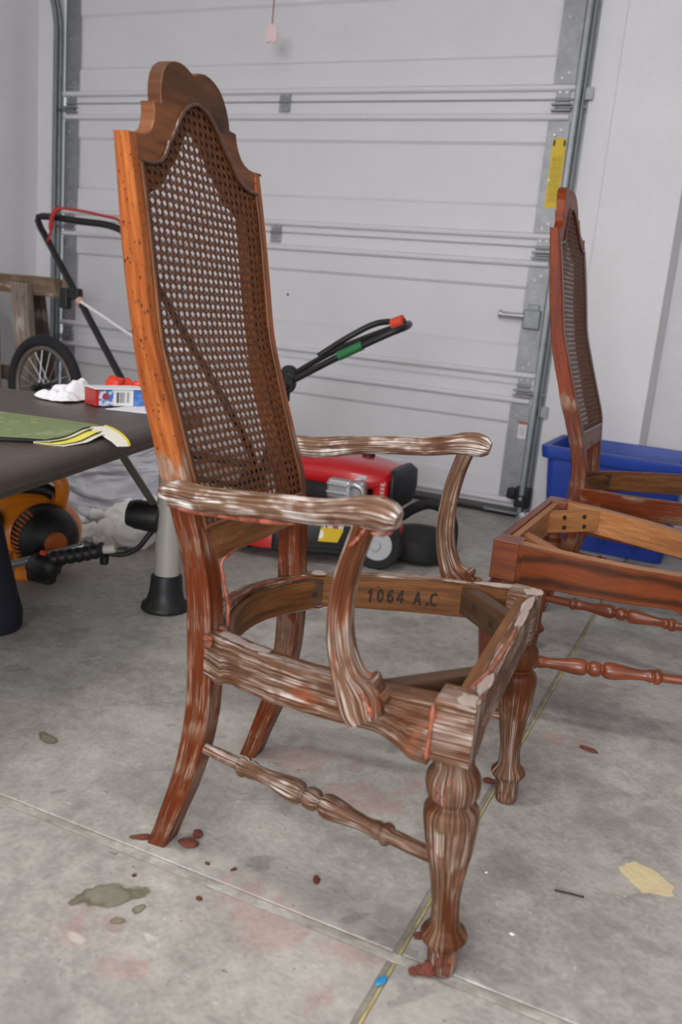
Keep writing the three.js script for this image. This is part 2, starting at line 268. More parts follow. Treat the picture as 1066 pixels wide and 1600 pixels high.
// ---------------------------------------------------------------- sectional garage door
M.door = texMat(tex(512, 512, 0.6, 0.6, (s, t, q) => { const n = fbm(s * 50, t * 50, 91, 3, 50, 50), m = fbm(s * 3, t * 3, 92, 3, 3, 3), k = 0.985 + 0.03 * (m - 0.5) + 0.012 * (n - 0.5); q[0] = 219 * k; q[1] = 218 * k; q[2] = 220 * k; q[3] = n; q[4] = 0.42 + 0.1 * m; }), { bump: 0.0004 });
const galv = (r, g, b, s0, rough) => texMat(tex(256, 256, 0.25, 0.25, (s, t, q) => { const n = vn(s * 22, t * 22, s0, 22, 22), m = fbm(s * 8, t * 8, s0 + 2, 3, 8, 8), k = 0.93 + 0.08 * n + 0.12 * (m - 0.5); q[0] = r * k; q[1] = g * k; q[2] = b * k; q[3] = n; q[4] = rough + 0.08 * (n - 0.5); }), { bump: 0.00008, metal: 0.65 });
M.steel = galv(160, 162, 164, 95, 0.5);
M.track = galv(146, 150, 153, 97, 0.5);
M.bolt = mat(0xc4c6c8, 0.35, 0.9);
M.black = mat(0x131314, 0.5);
M.rubber = mat(0x191919, 0.75);
const W = 2.776, SEC = 0.6095;
const door = new THREE.Group(); door.name = 'door_1'; struct(door); scene.add(door);
{
  const rib = (y, z0, x0 = 0, x1 = W) => loft([x0, x1].map((x) => { const r = []; for (let k = 0; k < 12; k++) { const a = k / 12 * 2 * Math.PI; r.push([x, y + 0.0145 * Math.sin(a), z0 + 0.016 + 0.017 * Math.cos(a)]); } return r; }), { smooth: true });
  for (let i = 0; i < 4; i++) {
    const y0 = i * SEC + (i ? 0.002 : 0.035), y1 = (i + 1) * SEC - 0.002, lo = i * SEC + 0.178, hi = (i + 1) * SEC - 0.178, p = [];
    p.push([y0, -0.045], [y0, 0.006], [y0 + 0.004, 0.012], [lo - 0.008, 0.012], [lo, 0], [lo + 0.004, -0.003], [lo + 0.008, 0], [hi - 0.006, 0], [hi + 0.008, 0.012], [y1 - 0.004, 0.012], [y1, 0.006], [y1, -0.045]);
    const sec = part('door_section', loft([0.0, W].map((x) => p.map(([y, z]) => [x, y, z])), {}), M.door, door);
    if (i < 3) { part('rib', rib((i + 1) * SEC - 0.07, 0.002, 0.004, W - 0.012), M.door, sec); }
    if (i) part('rib', rib(i * SEC + 0.047, 0.002, -0.004, W), M.door, sec);
    else part('rib', rib(0.069, 0.002, 0.01, W - 0.03), M.door, sec);
    for (const [xa, xb] of [[0, 0.098], [W - 0.1, W - 0.006]]) { // end stile between the ribs
      const a = i ? i * SEC + 0.062 : 0.085, b = i < 3 ? (i + 1) * SEC - 0.086 : (i + 1) * SEC - 0.01;
      const st = part('end_stile', rbox(xb - xa, b - a, 0.006, 0.001, (xa + xb) / 2, (a + b) / 2, 0.0155, 'y'), M.steel, sec);
      for (const f of [0.06, 0.5, 0.9]) for (const d of [-0.012, 0.014]) if (d < 0 || f !== 0.5) part('rivet', cyl(0.0055, 0.005, (xa + xb) / 2 + d, lerp(a, b, f) + d * 0.8, 0.02, 'z', 10), M.bolt, st);
    }
  }
  const hinge = (x, y, end) => {
    const g = [rbox(0.06, 0.034, 0.005, 0.001, x, y + 0.02, 0.018), rbox(0.06, 0.044, 0.005, 0.001, x, y - 0.028, 0.018), cyl(0.0075, 0.062, x, y - 0.002, 0.022, 'x', 12)];
    if (end) g.push(rbox(0.085, 0.008, 0.03, 0.002, x, y - 0.022, 0.03), rbox(0.085, 0.008, 0.03, 0.002, x, y - 0.046, 0.03), cyl(0.006, 0.13, x + (x > 1 ? 0.04 : -0.04), y - 0.034, 0.034, 'x', 10));
    const h = part('hinge', join(g), M.steel, door); for (const dy of [0.028, -0.04]) for (const dx of [-0.015, 0.015]) part('bolt_head', cyl(0.006, 0.006, x + dx, y + dy, 0.022, 'z', 8), M.bolt, h);
  };
  for (let i = 1; i < 4; i++) { hinge(W / 2 - 0.012, i * SEC + 0.002, false); hinge(W - 0.05, i * SEC, true); hinge(0.05, i * SEC, true); }
  // slide lock
  const lk = part('slide_lock', join([rbox(0.075, 0.084, 0.03, 0.006, 2.725, 0.905, 0.034), rbox(0.05, 0.03, 0.012, 0.003, 2.725, 0.957, 0.026)]), M.track, door, 'galvanised sliding lock');
  part('lock_bolt', join([cyl(0.014, 0.12, 2.64, 0.917, 0.032, 'x'), cyl(0.019, 0.014, 2.578, 0.919, 0.032, 'x')]), M.bolt, lk);
  // printed labels, lines too blurred to read
  const yellow = tex(128, 256, 1, 1, (s, t, q) => { const y = 1 - t; q[0] = 214; q[1] = 184; q[2] = 22; if (y < 0.14) { const d = Math.hypot((s - 0.5) * 1.2, (y - 0.07) * 3); if (Math.abs(s - 0.5) > 0.3 && y > 0.02 && Math.hypot((Math.abs(s - 0.5) - 0.38) * 1.3, (y - 0.07) * 2.4) < 0.12) { q[0] = 40; q[1] = 36; q[2] = 12; } } else if (s > 0.12 && s < 0.86 && y > 0.26 && y < 0.92 && vn(s * 60, Math.floor(y * 62), 5) > 0.42 && (y * 62) % 1 < 0.55) { q[0] = 150; q[1] = 126; q[2] = 14; } q[4] = 0.5; });
  const lab = (g, T, n, l, rep) => { const U = g.attributes.uv, P = g.attributes.position; g.computeBoundingBox(); const b = g.boundingBox; for (let i = 0; i < P.count; i++) U.setXY(i, (P.getX(i) - b.min.x) / (b.max.x - b.min.x), (P.getY(i) - b.min.y) / (b.max.y - b.min.y)); return part(n, g, texMat(T, { bump: 0 }), door, l); };
  lab(rbox(0.058, 0.288, 0.0012, 0.0004, 2.737, 1.53, 0.0191), yellow, 'warning_label', 'yellow printed warning label');
  lab(rbox(0.04, 0.078, 0.0012, 0.0004, 2.746, 0.405, 0.0191), tex(64, 128, 1, 1, (s, t, q) => { const y = 1 - t; q[0] = q[1] = q[2] = 214; if (y < 0.14) { q[0] = 190; q[1] = 60; q[2] = 50; } else if (y > 0.3 && y < 0.85 && (y * 14) % 1 < 0.4 && s > 0.15 && s < 0.85) { q[0] = q[1] = q[2] = 170; } q[4] = 0.5; }), 'small_label', 'white label with a red top edge');
  lab(rbox(0.1, 0.07, 0.0012, 0.0004, 1.37, 2.315, 0.0006), tex(64, 64, 1, 1, (s, t, q) => { q[0] = 206; q[1] = 178; q[2] = 40; q[4] = 0.5; }), 'top_label', 'yellow label near the top');
  part('mark', blob(1.458, 0.921, 0.0005, 0.007, 0.006, 0.0012, 0.2, 3), M.black, door, 'small dark blemish');
  part('bottom_seal', loft([0, W].map((x) => [[x, 0.002, -0.04], [x, 0.002, 0.012], [x, 0.012, 0.03], [x, 0.026, 0.034], [x, 0.036, 0.02], [x, 0.038, -0.04]])), mat(0x5c5d58, 0.7), door, 'grey bottom retainer');
  part('seal_lip', loft([0.0, W].map((x) => [[x, 0.0005, 0.012], [x, 0.0005, 0.048], [x, 0.008, 0.044], [x, 0.014, 0.03]])), M.rubber, door, 'black rubber seal');
  part('seal_end', rbox(0.17, 0.012, 0.03, 0.004, W - 0.07, 0.02, 0.052), M.track, door);
  const rb = part('roller_bracket', join([rbox(0.075, 0.1, 0.05, 0.012, W + 0.022, 0.1, 0.045), rbox(0.045, 0.05, 0.05, 0.012, W - 0.03, 0.112, 0.05), cyl(0.028, 0.03, W + 0.02, 0.085, 0.075, 'z')]), M.black, door, 'black roller bracket');
  part('bolt_head', cyl(0.009, 0.008, W + 0.022, 0.1, 0.094, 'z', 10), M.bolt, rb);
}
// vertical tracks: rolled channels with a curled edge, curving back under the ceiling
function doorTrack(x, sgn, label) {
  const g = thing('door_track', label, 'track');
  const prof = [[0, -0.028], [0.003, -0.03], [0.02, -0.03], [0.026, -0.024], [0.026, 0.024], [0.02, 0.03], [0.004, 0.031], [0, 0.026], [0.003, 0.025], [0.006, 0.027], [0.018, 0.027], [0.022, 0.022], [0.022, -0.022], [0.018, -0.026], [0.006, -0.026], [0.003, -0.024]];
  const path = [[0.03, 0.045, 0]]; for (let k = 0; k <= 14; k++) { const a = k / 14 * Math.PI / 2; path.push([2.18 + 0.36 * Math.sin(a), 0.045 + 0.36 - 0.36 * Math.cos(a), a]); } path.push([2.54, 3.1, Math.PI / 2]);
  part('rail', loft(path.map(([y, z, a]) => prof.map(([u, w]) => [x + sgn * u, y - w * Math.sin(a), z + w * Math.cos(a)]))), M.track, g);
  part('angle', join([rbox(0.004, 2.2, 0.075, 0.001, x + sgn * 0.034, 1.12, 0.022, 'y'), rbox(0.034, 2.2, 0.004, 0.001, x + sgn * 0.052, 1.12, -0.012, 'y')]), M.track, g);
  for (const y of [0.5, 1.15, 1.85]) part('bracket', rbox(0.045, 0.05, 0.012, 0.002, x + sgn * 0.045, y, 0.02), M.steel, g);
  return g;
}
doorTrack(W + 0.008, 1, 'galvanised steel track up the right edge of the garage door');
doorTrack(-0.012, -1, 'galvanised steel track up the left edge of the garage door');
{ // lamps: wraparound fittings with a glowing diffuser
  for (const [x, z, w, d, b] of LAMPS) {
    const g = thing('ceiling_lamp', z < 4.5 ? 'long white ceiling lamp over the chairs' : 'long white ceiling lamp at the back of the garage', 'lamp');
    part('housing', rbox(w + 0.04, 0.05, d + 0.04, 0.01, x, CEIL - 0.026, z), mat(0xe8e8e8, 0.5), g);
    part('diffuser', rbox(w, 0.035, d, 0.012, x, CEIL - 0.069, z), new THREE.MeshStandardMaterial({ color: 0xffffff, emissive: 0xfffaf2, emissiveIntensity: 3, roughness: 0.5 }), g);
  }
  const c = thing('pull_cord', 'thin red release cord with a pale pink tag hanging before the garage door', 'cord');
  part('cord', tube([[1.43, CEIL, 0.28], [1.432, 2.4, 0.28], [1.429, 2.09, 0.28]], 0.0028, 10, 6), mat(0xa05a58, 0.7), c);
  part('tag', extrude([[-0.03, -0.045], [-0.018, -0.05], [-0.004, -0.042], [0.012, -0.05], [0.028, -0.046], [0.032, -0.006], [0.024, 0.018], [0.008, 0.03], [-0.01, 0.028], [-0.026, 0.012]], 0.014, 0.004).translate(1.428, 2.065, 0.273), mat(0xe6cfd0, 0.6), c);
}

// ---------------------------------------------------------------- the chairs
// chair coordinates: x forward, y up, z to the chair's left; the same frame serves the three chairs
const hs = [0, 0.03, 0.06, 0.113, 0.185, 0.265, 0.383, 0.495, 0.58, 0.627, 0.673, 0.756, 0.83, 0.938, 1.025, 1.108];
const bk = [-0.016, -0.006, 0.003, 0.018, 0.034, 0.042, 0.038, 0.028, 0.007, -0.012, -0.025, -0.052, -0.069, -0.089, -0.1, -0.111];
const fr = [0.017, 0.027, 0.037, 0.056, 0.074, 0.084, 0.081, 0.068, 0.049, 0.033, 0.017, -0.011, -0.034, -0.053, -0.069, -0.086];
function ip(A, h) { // smooth interpolation along the post
  let i = 0; while (i < hs.length - 2 && h > hs[i + 1]) i++;
  const t = (h - hs[i]) / (hs[i + 1] - hs[i]), m = (k) => k <= 0 ? (A[1] - A[0]) / (hs[1] - hs[0]) : k >= hs.length - 1 ? (A[k] - A[k - 1]) / (hs[k] - hs[k - 1]) : (A[k + 1] - A[k - 1]) / (hs[k + 1] - hs[k - 1]), d = hs[i + 1] - hs[i], t2 = t * t, t3 = t2 * t;
  return (2 * t3 - 3 * t2 + 1) * A[i] + (t3 - 2 * t2 + t) * d * m(i) + (-2 * t3 + 3 * t2) * A[i + 1] + (t3 - t2) * d * m(i + 1);
}
const twist = (h, b) => -0.065 * b * sm(0.42, 0.6, h);
const aB = (h, b) => ip(bk, h) + twist(h, b), aF = (h, b) => ip(fr, h) + twist(h, b);
const topY = (a) => 0.394 + 0.06 * (a - 0.09);
const curve1 = (pts) => (x) => { if (x <= pts[0][0]) return pts[0][1]; for (let i = 0; i + 1 < pts.length; i++) if (x <= pts[i + 1][0]) { const t = (x - pts[i][0]) / (pts[i + 1][0] - pts[i][0]); return lerp(pts[i][1], pts[i + 1][1], t * t * (3 - 2 * t) * 0.4 + t * 0.6); } return pts[pts.length - 1][1]; };
const railOut = curve1([[0.07, 0.19], [0.12, 0.214], [0.17, 0.236], [0.22, 0.254], [0.27, 0.267], [0.34, 0.279], [0.41, 0.287], [0.47, 0.29]]);
const railLow = curve1([[0.07, 0.322], [0.115, 0.322], [0.128, 0.332], [0.385, 0.35], [0.41, 0.343], [0.432, 0.328], [0.46, 0.325]]);
const caneTop = curve1([[0, 1.183], [0.012, 1.181], [0.025, 1.176], [0.04, 1.166], [0.055, 1.151], [0.07, 1.131], [0.083, 1.116], [0.09, 1.111], [0.096, 1.1], [0.107, 1.087], [0.122, 1.078], [0.145, 1.073], [0.17, 1.073]]);
const ledgeTop = curve1([[0, 1.15], [0.02, 1.135], [0.06, 1.085], [0.1, 1.045], [0.135, 1.03]]);
const CB = 0.168, LB = 0.137, CLOW = 0.548;
const legPts = [[0, 0.016], [0.005, 0.02], [0.02, 0.0215], [0.038, 0.0218], [0.044, 0.0235], [0.05, 0.0268], [0.054, 0.0312], [0.0595, 0.0328], [0.065, 0.0308], [0.07, 0.0258], [0.078, 0.0208], [0.102, 0.0194], [0.127, 0.021], [0.165, 0.0266], [0.2, 0.033], [0.23, 0.037], [0.248, 0.038], [0.257, 0.0355], [0.262, 0.029], [0.265, 0.0277], [0.269, 0.0295], [0.275, 0.0345], [0.29, 0.0372], [0.304, 0.0355], [0.313, 0.0295], [0.318, 0.0272], [0.332, 0.0272]];
const spinHalf = [[0, 0.0088], [0.1, 0.0098], [0.165, 0.0098], [0.174, 0.0112], [0.184, 0.0152], [0.196, 0.0168], [0.208, 0.0156], [0.216, 0.0124], [0.224, 0.0138], [0.236, 0.0138], [0.262, 0.0115], [0.32, 0.0128], [0.39, 0.0172], [0.43, 0.0184], [0.452, 0.0162], [0.461, 0.0115], [0.469, 0.0115], [0.478, 0.0152], [0.5, 0.0172]];
const spinPts = [...spinHalf, ...spinHalf.slice(0, -1).reverse().map(([t, r]) => [1 - t, r * (t < 0.17 ? 1.15 : 1)])];
const CG = {};
const once = (k, f) => CG[k] || (CG[k] = f());
const flip = (g) => { g = g.clone(); g.scale(1, 1, -1); for (const A of Object.values(g.attributes)) { const s = A.itemSize; for (let i = 0; i < A.count; i += 3) for (let k = 0; k < s; k++) { const t = A.array[(i + 1) * s + k]; A.array[(i + 1) * s + k] = A.array[(i + 2) * s + k]; A.array[(i + 2) * s + k] = t; } } return g; };
const LR = (k, f) => [once(k, f), once(k + '-', () => flip(once(k, f)))];

function postGeo(sd = 1) { // back leg and back post in one sweep, rabbeted where the cane lies
  const rings = [];
  for (let i = 0; i <= 64; i++) {
    const h = i / 64 * 1.108, A = aB(h, 0.17 * sd), F = aF(h, 0.17 * sd), e = sm(0.535, 0.55, h), o = 0.19, bi = lerp(0.146, CB, e), bl = lerp(0.146, LB, e), l = lerp(0, 0.011, e), c = 0.0028;
    rings.push([[A + c, h, o], [F - c, h, o], [F, h, o - c], [F, h, bi + 0.0015], [F - 0.0015, h, bi], [F - l - 0.002, h, bi - 0.0005], [F - l - 0.003, h, bl], [A, h, bl], [A, h, o - c]].map(([x, y, z]) => [x, y, z * sd]));
  }
  return loft(rings, { u0: 0, v0: 0 });
}
function warpBack(g, f) { // (x = across, y = height, z = depth 0..1 from back to front) onto the raked, curved back
  const p = g.attributes.position; for (let i = 0; i < p.count; i++) { const b = p.getX(i), h = p.getY(i), d = p.getZ(i); p.setXYZ(i, f(b, h, d), h, b); } for (const A of [p, g.attributes.uv]) { const n = A.itemSize; for (let i = 0; i < A.count; i += 3) for (let k = 0; k < n; k++) { const t = A.array[(i + 1) * n + k]; A.array[(i + 1) * n + k] = A.array[(i + 2) * n + k]; A.array[(i + 2) * n + k] = t; } } const U = g.attributes.uv; for (let i = 0; i < U.count; i++) U.setXY(i, p.getZ(i) + 0.25, p.getY(i)); g.computeVertexNormals(); return g;
}
function crestGeo() {
  const half = [[0.19, 1.108], [0.165, 1.1105], [0.15, 1.112], [0.138, 1.116], [0.127, 1.124], [0.12, 1.136], [0.1165, 1.148], [0.1155, 1.163], [0.096, 1.1645], [0.0955, 1.178], [0.092, 1.194], [0.085, 1.21], [0.075, 1.222], [0.062, 1.23], [0.048, 1.2345], [0.034, 1.236], [0.02, 1.234], [0.008, 1.229], [0, 1.2255]];
  const out = [...half, ...half.slice(0, -1).reverse().map(([b, h]) => [-b, h])], low = [], n = 40;
  for (let i = 0; i <= n; i++) { const b = -0.168 + 0.336 * i / n; low.push([b, caneTop(Math.abs(b))]); }
  const pts = [...out, [-0.19, 1.1082], ...[[-0.168, 1.1075]], ...low, [0.168, 1.1075]].filter((p, i, a) => !i || Math.hypot(p[0] - a[i - 1][0], p[1] - a[i - 1][1]) > 1e-4);
  const D = 0.025; let g = extrude(pts, D, 0.0022), p = g.attributes.position;
  return warpBack(g, (b, h, d) => { const hh = Math.min(h, 1.106), k = (h - hh) * -0.17; return aB(hh, b) + k + d; });
}
function crestLedgeGeo() {
  const up = [], low = [], n = 30; for (let i = 0; i <= n; i++) { const b = 0.167 - 0.334 * i / n; up.push([b, caneTop(Math.abs(b)) + 0.012]); } for (let i = 0; i <= n; i++) { const b = -0.1365 + 0.273 * i / n; low.push([b, ledgeTop(Math.abs(b))]); }
  return warpBack(extrude([...up, [-0.167, 1.03], ...low, [0.167, 1.03]], 0.0135, 0.001), (b, h, d) => { const hh = Math.min(h, 1.106); return aB(hh, b) + (h - hh) * -0.17 + d; });
}
function caneGeo() {
  const S = [], face = (b, h) => { const hh = Math.min(h, 1.106); return aF(hh, b) - (h - hh) * 0.17 - 0.0035; };
  const px = 0.0152, py = 0.0133, bm = 0.168, lo = CLOW - 0.004, hi = (b) => caneTop(Math.abs(b)) + 0.003;
  const strand = (P, w, lift) => { // flat ribbon through [b, h]
    if (P.length < 2) return; const rings = []; for (let i = 0; i < P.length; i++) { const a = P[Math.max(0, i - 1)], c = P[Math.min(P.length - 1, i + 1)], dx = c[0] - a[0], dy = c[1] - a[1], l = Math.hypot(dx, dy) || 1, nx = -dy / l * w / 2, ny = dx / l * w / 2, x = face(P[i][0], P[i][1]) + lift(P[i], i); rings.push([[x + 0.0004, P[i][1] + ny, P[i][0] + nx], [x + 0.0004, P[i][1] - ny, P[i][0] - nx], [x - 0.0005, P[i][1] - ny, P[i][0] - nx], [x - 0.0005, P[i][1] + ny, P[i][0] + nx]]); }
    S.push(loft(rings, { caps: false, u0: 0, v0: 0 }));
  };
  const runs = (f, t0, t1, n, w, lift) => { let cur = []; for (let i = 0; i <= n; i++) { const p = f(lerp(t0, t1, i / n)); if (Math.abs(p[0]) <= bm && p[1] >= lo && p[1] <= hi(p[0])) cur.push(p); else { strand(cur, w, lift); cur = []; } } strand(cur, w, lift); };
  const wv = (k) => (p) => 0.0007 * Math.sin(p[1] / py * Math.PI + k * Math.PI), wh = (k) => (p) => 0.0007 * Math.sin(p[0] / px * Math.PI + k * Math.PI + 1.57);
  const nb = Math.ceil(bm / px);
  for (let i = -nb; i <= nb; i++) for (const d of [-0.0014, 0.0014]) { const b = i * px + d; if (Math.abs(b) < bm) runs((t) => [b, t], lo, 1.19, 110, 0.0017, wv(i)); }
  for (let j = 0; j * py < 0.65; j++) for (const d of [-0.0012, 0.0012]) { const h = lo + 0.004 + j * py + d; runs((t) => [t, h], -bm, bm, 56, 0.0016, wh(j)); }
  for (let k = -60; k < 60; k++) for (const s of [-1, 1]) runs((t) => [t, lo + 0.004 + (k + 0.5) * py + s * t / px * py], -bm, bm, 90, 0.0019, () => s * 0.0006 + 0.0002);
  return join(S);
}
function mouldGeo() {
  const L = [], f = (b, h) => { const hh = Math.min(h, 1.106); return aF(hh, b) - (h - hh) * 0.17 + 0.0012; }; const c = [];
  for (let i = 0; i <= 60; i++) { const b = -CB + 2 * CB * i / 60, h = caneTop(Math.abs(b)); c.push([f(b, h), h, b]); }
  L.push(tube(c, 0.0034, 120, 8)); return L[0];
}
const sideMould = (sd) => { const c = []; for (let i = 0; i <= 30; i++) { const h = lerp(CLOW, 1.073, i / 30); c.push([aF(h, CB * sd) + 0.0005, h, (CB - 0.003) * sd]); } return tube(c, 0.0035, 60, 7); };
function lowRailGeo() { const r = []; for (let i = 0; i <= 16; i++) { const b = lerp(-0.15, 0.15, i / 16), h0 = 0.497, h1 = 0.551, c = 0.002; r.push([[aB(h0, b) + 0.006, h0, b], [aF(h0, b) - c, h0, b], [aF(h0, b), h0 + c, b], [aF(h1, b), h1 - c, b], [aF(h1, b) - c, h1, b], [aB(h1, b) + 0.006, h1, b]]); } return loft(r); }
function armGeo() {
  const P = [[-0.004, 0.604, 0.199], [0.03, 0.606, 0.208], [0.07, 0.607, 0.22], [0.135, 0.617, 0.243], [0.213, 0.626, 0.258], [0.27, 0.631, 0.267], [0.325, 0.642, 0.275], [0.355, 0.645, 0.279], [0.383, 0.641, 0.281]];
  const C = spl(P, 44), w = curve1([[0, 0.0155], [0.06, 0.021], [0.14, 0.0195], [0.4, 0.017], [0.75, 0.0175], [0.84, 0.0205], [0.93, 0.0235], [0.975, 0.0215], [1, 0.015]]), hh = curve1([[0, 0.013], [0.05, 0.0195], [0.2, 0.0195], [0.45, 0.0165], [0.74, 0.0175], [0.83, 0.0185], [0.86, 0.021], [0.94, 0.022], [0.98, 0.0185], [1, 0.0115]]);
  const rings = C.map((c, i) => { const t = i / 44, T = C[Math.min(i + 1, 44)].clone().sub(C[Math.max(0, i - 1)]).normalize(), s = V(0, 1, 0).cross(T).normalize().negate(), u = s.clone().cross(T).normalize(); if (u.y < 0) u.negate(); const r = []; for (let j = 0; j < 20; j++) { const th = j / 20 * 2 * Math.PI, cx = Math.cos(th), cy = Math.sin(th), e = 0.78, n = 0.04 * (fbm(i * 0.35, j * 0.5, 11, 2, 0, 10) - 0.5), q = c.clone().addScaledVector(s, Math.sign(cx) * Math.pow(Math.abs(cx), e) * w(t) * (1 + n)).addScaledVector(u, Math.sign(cy) * Math.pow(Math.abs(cy), e) * hh(t) * (1 + n)); r.push([q.x, q.y, q.z]); } return r; });
  return loft(rings, { smooth: true });
}
function armPostGeo() { // curved arm support: flat sides, dished front with two flutes, foot lapped over the seat rail
  const left = [[0.328, 0.636], [0.318, 0.6], [0.309, 0.565], [0.304, 0.53], [0.303, 0.495], [0.306, 0.465], [0.313, 0.437], [0.322, 0.41], [0.331, 0.386], [0.34, 0.367], [0.351, 0.357]], right = [[0.356, 0.636], [0.345, 0.6], [0.337, 0.565], [0.3325, 0.53], [0.333, 0.497], [0.338, 0.47], [0.348, 0.446], [0.36, 0.43], [0.3735, 0.425], [0.389, 0.412], [0.394, 0.385]];
  const A = spl(left.map(([a, h]) => [a, h, 0]), 40), B = spl(right.map(([a, h]) => [a, h, 0]), 40), rings = A.map((p, i) => { const t = i / 40, q = B[i], z = 0.279 + 0.008 * sm(0.5, 0.95, t), b = 0.0145 + 0.003 * sm(0.7, 1, t), e = 0.0028, f = (u, v) => [lerp(p.x, q.x, u), lerp(p.y, q.y, u), z + v], w = p.distanceTo(q), k = e / w;
    return [f(k, b), f(0, b - e), f(0, -b + e), f(k, -b), f(1 - k, -b), f(1, -b + e), f(1, -b + 0.0065), f(1 - 1.6 * k, -0.004), f(1 - 0.4 * k, 0), f(1 - 1.6 * k, 0.004), f(1, b - 0.0065), f(1, b - e), f(1 - k, b), f(0.62, b), f(0.56, b - 0.0016), f(0.44, b - 0.0016), f(0.38, b)]; });
  return join([loft(rings), tube([[0.372, 0.423, 0.268], [0.377, 0.426, 0.285], [0.375, 0.423, 0.301]], 0.0075, 8, 8), tube([[0.389, 0.407, 0.27], [0.392, 0.408, 0.286], [0.389, 0.405, 0.303]], 0.008, 8, 8)]);
}
function railGeo(layer, deep) { // side rail: outer wood and the plain lining glued inside it
  const rings = [], N = 30; for (let i = 0; i <= N; i++) {
    const a = lerp(layer ? 0.085 : 0.072, 0.4575, i / N), s = deep ? 0.008 : 0.024, o = railOut(a) - (layer ? s : 0), n = o - (layer ? 0.04 - s : s + 0.0005), t = topY(a) - (layer && !deep ? 0.003 : 0), l = layer ? Math.max(0.338, topY(a) - 0.064) : (deep ? 0.326 + 0.02 * (a - 0.09) - 0.012 * sm(0.15, 0.12, a) : railLow(a)), c = 0.002;
    rings.push([[a, t - c, o], [a, t, o - c], [a, t, n], [a, l, n], [a, l, o - c], [a, l + c, o]]);
  } return loft(rings);
}
function backRailGeo(layer) {
  const rings = []; for (let i = 0; i <= 26; i++) { const b = lerp(-0.165, 0.165, i / 26), o = 0.014 + 0.055 * (b / 0.165) ** 2 + (layer ? 0.027 : 0), n = layer ? o + 0.015 : o + 0.028, t = layer ? 0.387 : 0.394, l = layer ? 0.334 : 0.326; rings.push([[o, t - 0.003, b], [o + 0.004, t, b], [n - 0.002, t, b], [n, t - 0.002, b], [n, l, b], [o, l, b]]); } return loft(rings);
}
function frontRailGeo(layer) { const rings = []; for (let i = 0; i <= 16; i++) { const b = lerp(-0.228, 0.228, i / 16), o = layer ? 0.494 : 0.512, n = layer ? 0.477 : 0.4935, t = layer ? 0.415 : 0.419, l = (layer ? 0.352 : 0.346) - (layer ? 0 : 0.018 * sm(0.17, 0.225, Math.abs(b))); rings.push([[o, t - 0.002, b], [o - 0.002, t, b], [n, t, b], [n, l, b], [o, l, b]]); } return loft(rings); }
function brace(A, B, th, h0, h1, holes) { // diagonal corner block between two rails, with screw holes
  const d = V(B[0] - A[0], 0, B[1] - A[1]), L = d.length(), g = [extrude([[0, 0], [L, 0], [L - th * 0.7, th], [th * 0.7, th]], h1 - h0, 0.001)];
  g[0].rotateX(Math.PI / 2); g[0].scale(1, 1, 1); const out = boxUV(g[0], 'x', rnd(), rnd()); out.rotateY(Math.atan2(-d.z, d.x)); out.translate(A[0], h1, A[1]); return out;
}
